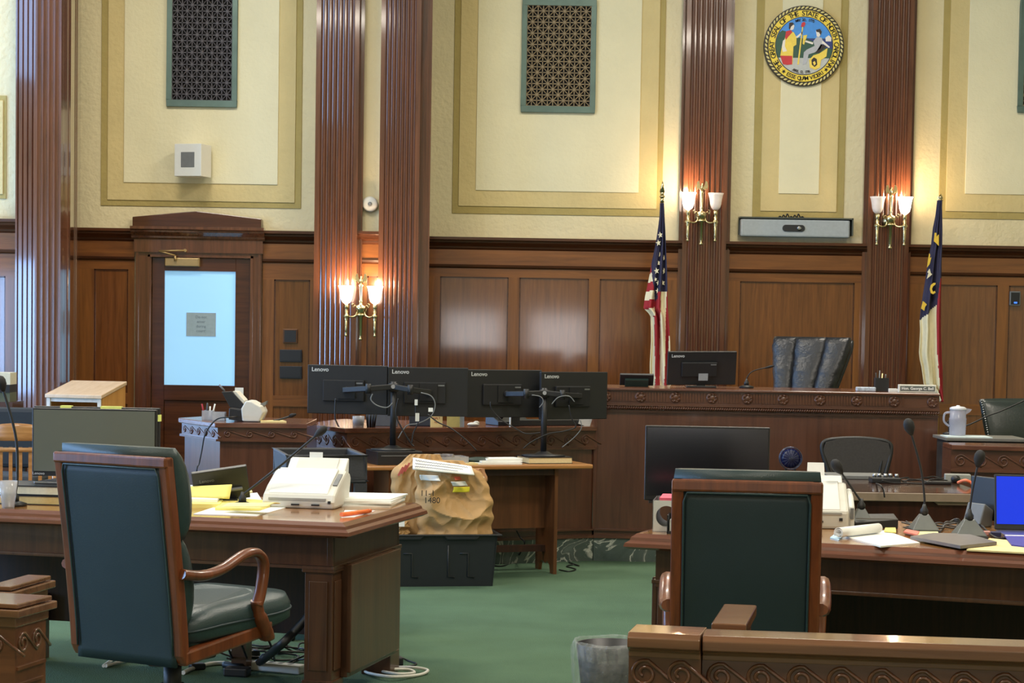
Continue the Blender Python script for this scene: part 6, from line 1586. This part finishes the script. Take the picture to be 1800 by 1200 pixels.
# notepad with rolled pages
lay('notepad_back', 'flat white pad under the rolled notepad pages at the right table edge', 'pad', [(1478, 943), (1548, 962), (1617, 956), (1555, 934)], .006, M_PAPER, .0)
p0, p1 = G(1474, 939, ZT + .02), G(1544, 931, ZT + .02)
t = thing('rolled_notepad', 'white notepad pages rolled into a tube at the right table edge', 'notepad', ((p0.x + p1.x) / 2, (p0.y + p1.y) / 2, ZT + .006))
o_ = Vector(t.location); d_ = (p1 - p0).normalized(); a1_, b1_ = p0 - o_, p1 - o_
side_ = Vector((0, 0, 1)).cross(d_)
rl = MB(); sc_ = []
for k in range(44):
    a_ = -.6 + k * .30; r_ = .022 - .00028 * k; sc_.append((r_ * math.cos(a_), r_ * math.sin(a_)))
rl.add([a1_ + side_ * x + Vector((0, 0, z + .006)) for x, z in sc_] + [b1_ + side_ * x + Vector((0, 0, z + .006)) for x, z in sc_], [(k, k + 1, 45 + k, 44 + k) for k in range(43)], 0, True)
build('rolled_pages', rl, M_PAPER, t, solid=.0015)
lay('sticky_note', 'pale blue slip at the left of the rolled notepad', 'note', [(1459, 946), (1474, 950), (1482, 943), (1468, 939)], .004, mat('pale_blue', (180, 210, 226), .7), .0)
lay('sticky_note', 'small yellow sticky note behind the white pad', 'note', [(1554, 938), (1575, 940), (1574, 932), (1556, 932)], .004, M_YELLOW, .008)
lay('sticky_note', 'pink sticky note in front of the tallest microphone', 'note', [(1588, 940), (1612, 946), (1616, 940), (1594, 936)], .006, mat('salmon_note', (222, 128, 112), .7), .009)
lay('sticky_note', 'long pale yellow note strip in front of the tallest microphone', 'note', [(1612, 946), (1652, 946), (1648, 937), (1612, 938)], .006, mat('cream_note', (232, 226, 168), .7), .004)
lay('manila_folder', 'open manila folder at the right end of the right table', 'folder', [(1699, 968), (1812, 974), (1830, 958), (1740, 948)], .006, M_MANILA, .0)
lay('dark_folder', 'grey covered folder lying slanted near the right table edge', 'folder', [(1600, 951), (1688, 968), (1752, 961), (1700, 946), (1640, 945)], .012, mat('folder_grey', (112, 106, 106), .4), .008)
p = G(1748, 929, ZT); t = thing('side_monitor', 'black monitor turned away at the right beside the laptop', 'monitor', (p.x + .0, p.y + .12, ZT), math.radians(-62))
q0 = P(1752, 860, 8.6)
build('casing', MB().box(-.10, .13, -.012, .012, .025, .205), M_BLACK, t, bevel=.004)
build('stand', MB().prismx([(-.09, 0), (-.02, 0), (-.012, .07), (-.06, .10)], -.06, .05), M_GREY, t, bevel=.006)
build('screen', MB().box(-.095, .125, .012, .014, .03, .2), M_BLACKM, t)
p = G(1790, 948, ZT)
t = thing('laptop_computer', 'laptop with a bright blue screen at the right edge', 'laptop', (p.x + .10, p.y + .06, ZT), math.radians(-4))
lx_ = (1769 - 1790) / (3600 / p.y) - .10
build('base', MB().box(lx_ + .005, lx_ + .33, -.03, .19, 0, .014), M_STEEL, t, bevel=.003)
Ml = TR(0, .19, .014) @ Matrix.Rotation(math.radians(-12), 4, 'X')
a = MB(); a.M = Ml; a.box(lx_, lx_ + .33, -.006, .004, 0, .225); build('lid', a, M_BLACK, t, bevel=.003)
a = MB(); a.M = Ml; a.box(lx_ + .008, lx_ + .322, -.008, -.006, .022, .217); build('screen', a, mat('blue_screen', (2, 14, 90), .3, emit=((0, 62, 255), 1.0)), t, label='glowing blue screen')
lay('blue_folder', 'purple blue folder edge at the right border of the right table', 'folder', [(1778, 962), (1812, 966), (1812, 948), (1764, 944)], .005, mat('violet_folder', (62, 58, 148), .5), .006)
cm = MB(); rg = random.Random(11)
for k in range(4): cm.tube(squiggle(G(1585, 931 - k, ZT), G(1690, 934 - 2 * k, ZT), ZT, .02, 5, .004, rg, .03), .004, 6)
for k in range(3): cm.tube(bez([G(1652, 934, ZT + .01), P(1668, 918, 8.75), P(1684, 912 + 3 * k, 8.8), P(1692, 926, 8.75), G(1700, 934, ZT + .01)], 6), .004, 6)
world_single('microphone_cable', 'bundle of grey cables between the two rightmost microphones', 'cables', cm, mat('dark_grey_cable', (70, 68, 68), .5), kind='stuff')
world_single('microphone_cable', 'black cable curling from the rightmost microphone to a blue plug', 'cable', MB().tube(bez([G(1712, 938, ZT + .02), P(1722, 922, 8.5), G(1745, 942, ZT + .01), G(1762, 946, ZT + .006), G(1792, 940, ZT + .006)], 6), .005, 6), M_CABLE)
q = G(1750, 944, ZT); world_single('cable_plug', 'dark blue cable plug lying right of the rightmost microphone', 'plug', MB().cbox((q.x, q.y, ZT + .012), (.04, .025, .022)), mat('plug_blue', (40, 46, 84), .4), bevel=.004)
q = G(1733, 942, ZT); world_single('cable_plug', 'pink cable connector lying against the rightmost microphone base', 'plug', MB().cbox((q.x, q.y, ZT + .012), (.035, .018, .018)), mat('plug_pink', (206, 150, 140), .4), bevel=.004)

# ------------------------------------------------------------------ gallery rail, gate and bin
ZRL = .85
def rail_section(name, label, p0, p1, th, zt, cat='railing', n=6, r=.030, back=True, parts_label=None, cap_over=.02, nw=None, endl=0, endr=0):
    """p0,p1: front top line (xy); runs left to right facing the viewer"""
    p0 = Vector((p0[0], p0[1])); p1 = Vector((p1[0], p1[1])); L = (p1 - p0).length; yw_ = math.atan2(p1.y - p0.y, p1.x - p0.x)
    t = thing(name, label, cat, (p0.x, p0.y, 0), yw_)
    c = MB(); prof = [(-.0, zt), (th, zt), (th + .012, zt - .012), (th + .012, zt - .022), (th, zt - .034), (th, zt - .05), (0, zt - .05), (-.0, zt - .034), (-.016, zt - .024), (-.016, zt - .012)]
    prof = [(0.0, zt), (th, zt), (th + .012, zt - .010), (th + .012, zt - .028), (th - .01, zt - .045), (th - .01, zt - .06), (.012, zt - .06), (.012, zt - .048), (-.012, zt - .034), (-.012, zt - .012)]
    c.prismx(prof, -endl, L + endr); build('cap', c, W_RAILTOP, t, bevel=.002)
    f = MB().box(.004, th - .012, 0, 0, 0, 0) if False else MB()
    f.box(0, L, .02, th - .02, zt - .20, zt - .055)
    k = nw or max(1, round(L / .10))
    waves(f, (0, .02), (L, .02), zt - .06 - .040, r, k, (0, -1), th=.0055)
    f.box(0, L, .012, .02, zt - .17, zt - .162)
    build('carved_frieze', f, W_RAIL, t)
    b = MB().box(0, L, .028, th - .028, .1, zt - .20).box(0, L, .018, th - .018, 0, .1)
    m_ = 4 if L > 1 else 1
    for i in range(m_):
        a_, b_ = L * i / m_ + .06, L * (i + 1) / m_ - .06
        if b_ - a_ > .02:
            b.box(a_, b_, .020, .028, zt - .27, zt - .262); b.box(a_, b_, .020, .028, .16, .168); b.box(a_, a_ + .008, .020, .028, .16, zt - .262); b.box(b_ - .008, b_, .020, .028, .16, zt - .262)
    build('lower_panel', b, W_RAIL, t)
    return t
r0_, r1_ = G(1104, 1110, ZRL), G(1231, 1116, ZRL)
r2_, r3_ = G(1233, 1115, ZRL), G(1830, 1147 - 12, ZRL)
rail_section('gallery_railing', 'short carved post section at the left end of the right gallery railing', r0_, r1_, .13, ZRL, 'railing post', nw=2, r=.032)
r3_ = r2_ + (r3_ - r2_).normalized() * 1.5
rail_section('gallery_railing', 'long carved wooden gallery railing across the lower right corner', (r2_.x + .004, r2_.y + .012), (r3_.x, r3_.y), .11, ZRL - .004, 'railing', nw=16, r=.032)
g0, g1, g2, g3 = G(1267, 1094, ZRL), G(1300, 1104, ZRL), G(1328, 1067, ZRL), G(1287, 1062, ZRL)
t = thing('swing_gate', 'short gate arm of the right railing pointing into the room', 'gate', ((g0.x + g1.x) / 2, (g0.y + g1.y) / 2 + .03, 0)); o_ = Vector(t.location)
d1 = (g3 - g0); d1 = Vector((d1.x, d1.y, 0)); ang = math.atan2(d1.x, d1.y); wd = .085; ln_ = d1.length + .02
a = MB(); a.M = Matrix.Rotation(-ang, 4, 'Z'); a.box(-wd / 2, wd / 2, 0, ln_, ZRL - .03, ZRL); build('cap', a, W_RAILTOP, t, bevel=.004)
a = MB(); a.M = Matrix.Rotation(-ang, 4, 'Z'); a.box(-wd / 2 + .012, wd / 2 - .012, .02, ln_ - .015, .05, ZRL - .03); build('leaf', a, W_RAIL, t)
# left side: post and gate leaf
l0, l1 = G(30, 1062, ZRL), G(92, 1046, ZRL)
t = thing('gallery_railing', 'carved wooden railing post at the lower left corner', 'railing post', (l0.x, l0.y, 0)); o_ = Vector((l0.x, l0.y, 0))
e1 = Vector((l1.x - l0.x, l1.y - l0.y, 0)); ln1 = e1.length; e1.normalize(); e2 = Vector((-e1.y, e1.x, 0))    # e2 points left/back
MP = Matrix(((e1.x, e2.x, 0, 0), (e1.y, e2.y, 0, 0), (0, 0, 1, 0), (0, 0, 0, 1)))
def capbox(mb, x0, x1, y0, y1, z):
    for o1, za_, zb_ in ((0.0, z - .012, z), (.010, z - .034, z - .014), (-.006, z - .06, z - .034)): mb.box(x0 - o1, x1 + o1, y0 - o1, y1 + o1, za_, zb_)
a = MB(); a.M = MP; capbox(a, 0, ln1, 0, .2, ZRL); build('cap', a, W_RAILTOP, t, bevel=.003)
a = MB(); a.M = MP; a.box(.012, ln1 - .012, .012, .19, 0, ZRL - .06)
waves(a, (.02, .012), (ln1 - .02, .012), ZRL - .105, .026, 2, (0, -1), th=.004)
waves(a, (.012, .18), (.012, .02), ZRL - .105, .026, 2, (-1, 0), th=.004)
a.box(.02, ln1 - .02, .006, .012, ZRL - .170, ZRL - .162); a.box(.03, ln1 - .03, .006, .012, ZRL - .21, ZRL - .204); build('post', a, W_RAIL, t)
h0, h1 = G(0, 1036, ZRL), G(90, 1011, ZRL)
t = thing('swing_gate', 'wooden gate leaf standing open behind the lower left post', 'gate', (h1.x, h1.y, 0))
e1 = Vector((h1.x - h0.x, h1.y - h0.y, 0)); e1.normalize(); e2 = Vector((-e1.y, e1.x, 0))
MP2 = Matrix(((e1.x, e2.x, 0, 0), (e1.y, e2.y, 0, 0), (0, 0, 1, 0), (0, 0, 0, 1)))
a = MB(); a.M = MP2; capbox(a, -.26, 0, 0, .07, ZRL); build('cap', a, W_RAILTOP, t, bevel=.003)
a = MB(); a.M = MP2; a.box(-.25, -.012, .012, .058, .0, ZRL - .06); build('leaf', a, W_RAIL, t)

# waste bin with liner
wc = G(1062, 1121, .38)
t = thing('waste_bin', 'round black waste bin with a clear plastic liner beside the railing', 'bin', (wc.x + .028, wc.y, 0))
t.scale = (.92, .92, 1)
build('bin', MB().lathe([(.10, 0), (.145, .36), (.139, .36), (.095, .01)], n=36), M_BLACK, t)
M_LIN = mat('clear_liner', (224, 230, 232), .10, alpha=.15, bump=1.0, bscale=24, spec=1.0)
rg = random.Random(2)
def lin(s, q):
    a_ = 2 * math.pi * s
    prof = [(.136, .30), (.142, .365), (.150, .375), (.160, .35), (.158, .27), (.150, .20), (.138, .19)]
    k = q * (len(prof) - 1); i = min(int(k), len(prof) - 2); f_ = k - i
    r_ = prof[i][0] + (prof[i + 1][0] - prof[i][0]) * f_; z_ = prof[i][1] + (prof[i + 1][1] - prof[i][1]) * f_
    r_ += .006 * abs(math.sin(9 * a_ + 3 * q)) + .004 * math.sin(31 * a_ + 9 * q); z_ += .008 * math.sin(5 * a_ + 1) * q
    return (r_ * math.cos(a_), r_ * math.sin(a_), z_)
build('liner', MB().grid(lin, 110, 14), M_LIN, t)

# ------------------------------------------------------------------ floor cables and adapters under the left table
rg = random.Random(21)
for k in range(7):
    p0, p1 = G(400 + rg.uniform(-20, 40), 1150 + rg.uniform(-12, 25), 0), G(545 + rg.uniform(-10, 25), 1160 + rg.uniform(-15, 22), 0)
    world_single('floor_cable', 'thin black cable tangled on the carpet under the left table', 'cable', MB().tube(squiggle(p0, p1, 0, .06, 6, .005, rg, .05), .0045, 6), M_CABLE, group='black cables on the carpet under the left table')
for k in range(4):
    p0 = G(180 + 30 * k, 1150 + 6 * k, 0); p1 = G(330 + rg.uniform(-10, 10), 1165 + rg.uniform(-10, 10), 0)
    world_single('floor_cable', 'thin black cable on the carpet behind the left chair', 'cable', MB().tube(squiggle(p0, p1, 0, .05, 5, .005, rg, .03), .0045, 6), M_CABLE, group='black cables behind the left chair')
for k, (u0, u1, vt) in enumerate(((402, 398, 1128), (418, 424, 1130), (435, 470, 1122))):
    top = P(u0, 1070, 8.75); world_single('floor_cable', ('left', 'middle', 'right')[k] + ' black cable hanging from the table top down to the carpet', 'cable', MB().tube(bez([top, P(u0 - 4, 1100, 8.72), P(u1, vt, 8.7), G(u1 + 14, 1165, .006)], 7), .005, 6), M_CABLE)
world_single('cable_sleeve', 'thick black cable sleeve curving down from the table leg to the carpet', 'cable', MB().tube(bez([P(548, 1068, 8.42), P(540, 1084, 8.42), P(515, 1112, 8.4), P(488, 1138, 8.38), G(452, 1166, .02), G(425, 1172, .02), G(395, 1168, .02)], 8), .018, 8), M_CABLE)
q0, q1 = G(446, 1176, 0), G(532, 1184, 0)
def strip(label, q0, q1, w_, h_, mt_):
    c = (q0 + q1) / 2; ang = math.atan2(q1.y - q0.y, q1.x - q0.x); L = (q1 - q0).length
    t = thing('power_strip', label, 'power strip', (c.x, c.y, 0), ang); build('body', MB().box(-L / 2, L / 2, -w_, w_, 0, h_), mt_, t, bevel=.008)
    for k in range(4): build('socket', MB().box(-L / 2 + .03 + k * L / 5, -L / 2 + .05 + k * L / 5, -.015, .015, h_ - .001, h_ + .001), M_GREY, t)
    return t
strip('long white power strip on the carpet left of the table leg', q0, q1, .03, .04, M_WHITE2)
strip('white power strip on the carpet behind the left chair', G(255, 1158, 0), G(318, 1162, 0), .025, .03, M_WHITE2)
def adapter(label, u, v, sx_, sy_, sz_, rz_=0):
    g_ = G(u, v, 0); t = thing('power_adapter', label, 'power adapter', (g_.x, g_.y + sy_ / 2, 0), rz_); build('brick', MB().box(-sx_ / 2, sx_ / 2, -sy_ / 2, sy_ / 2, 0, sz_), M_BLACK, t, bevel=.008)
adapter('black power adapter under the table left of the white power strip', 435, 1176, .12, .06, .035, .1)
adapter('black power brick lying before the white power strip', 415, 1190, .11, .07, .04, -.2)
adapter('black adapter higher among the cables under the left table', 428, 1158, .14, .07, .04, .2)
adapter('small black adapter between the two white power strips', 345, 1178, .07, .05, .03, .4)
adapter('black adapter on the carpet right of the rear table leg', 695, 1172, .06, .06, .045, .3)
W_C = mat('white_cable', (208, 206, 196), .5)
world_single('white_cord', 'white cord coiled in loops on the carpet right of the table leg', 'cord', MB().tube([p_ for p_ in bez([G(u, v, .008 + .006 * (i % 3)) for i, (u, v) in enumerate(((635, 1175), (650, 1183), (690, 1189), (735, 1186), (752, 1178), (730, 1173), (690, 1173), (668, 1178), (700, 1184), (728, 1182), (715, 1176), (680, 1176)))], 8)], .007, 8), W_C)
world_single('white_cord', 'white cord running right from the chair column to the power strip', 'cord', MB().tube(bez([G(u, v, .010) for u, v in ((322, 1182), (340, 1174), (372, 1166), (405, 1166), (440, 1174))], 8), .010, 8), W_C)
world_single('white_cord', 'white cord slanting on the carpet behind the left chair', 'cord', MB().tube(bez([G(u, v, .010) for u, v in ((182, 1170), (198, 1158), (214, 1140), (220, 1134))], 8), .008, 8), W_C)
world_single('white_cord', 'second white cord running low behind the left chair', 'cord', MB().tube(bez([G(u, v, .010) for u, v in ((186, 1170), (215, 1162), (248, 1155), (300, 1156))], 8), .008, 8), W_C)
rg = random.Random(31)
world_single('floor_cable', 'thin black cable beside the adapter right of the rear table leg', 'cable', MB().tube(bez([G(686, 1142, .005), G(700, 1152, .02), G(716, 1160, .005), G(732, 1166, .005), G(722, 1170, .005), G(705, 1172, .005)], 6), .004, 6), M_CABLE)
world_single('floor_cable', 'thin black cable looping on the carpet beside the wooden table end panel', 'cable', MB().tube(bez([G(983, 1001, .005), G(1000, 1004, .005), G(1012, 1000, .005), G(996, 995, .005), G(1008, 992, .005), G(1018, 994, .005), G(1000, 988, .005)], 6), .004, 6), M_CABLE)
world_single('floor_cable', 'black cable curving from under the wooden table over the marble base', 'cable', MB().tube(bez([P(908, 932, 13.3), P(915, 945, 13.3), P(922, 956, 13.25), G(905, 985, .006), G(885, 994, .006), G(868, 994, .006)], 6), .005, 6), M_CABLE)
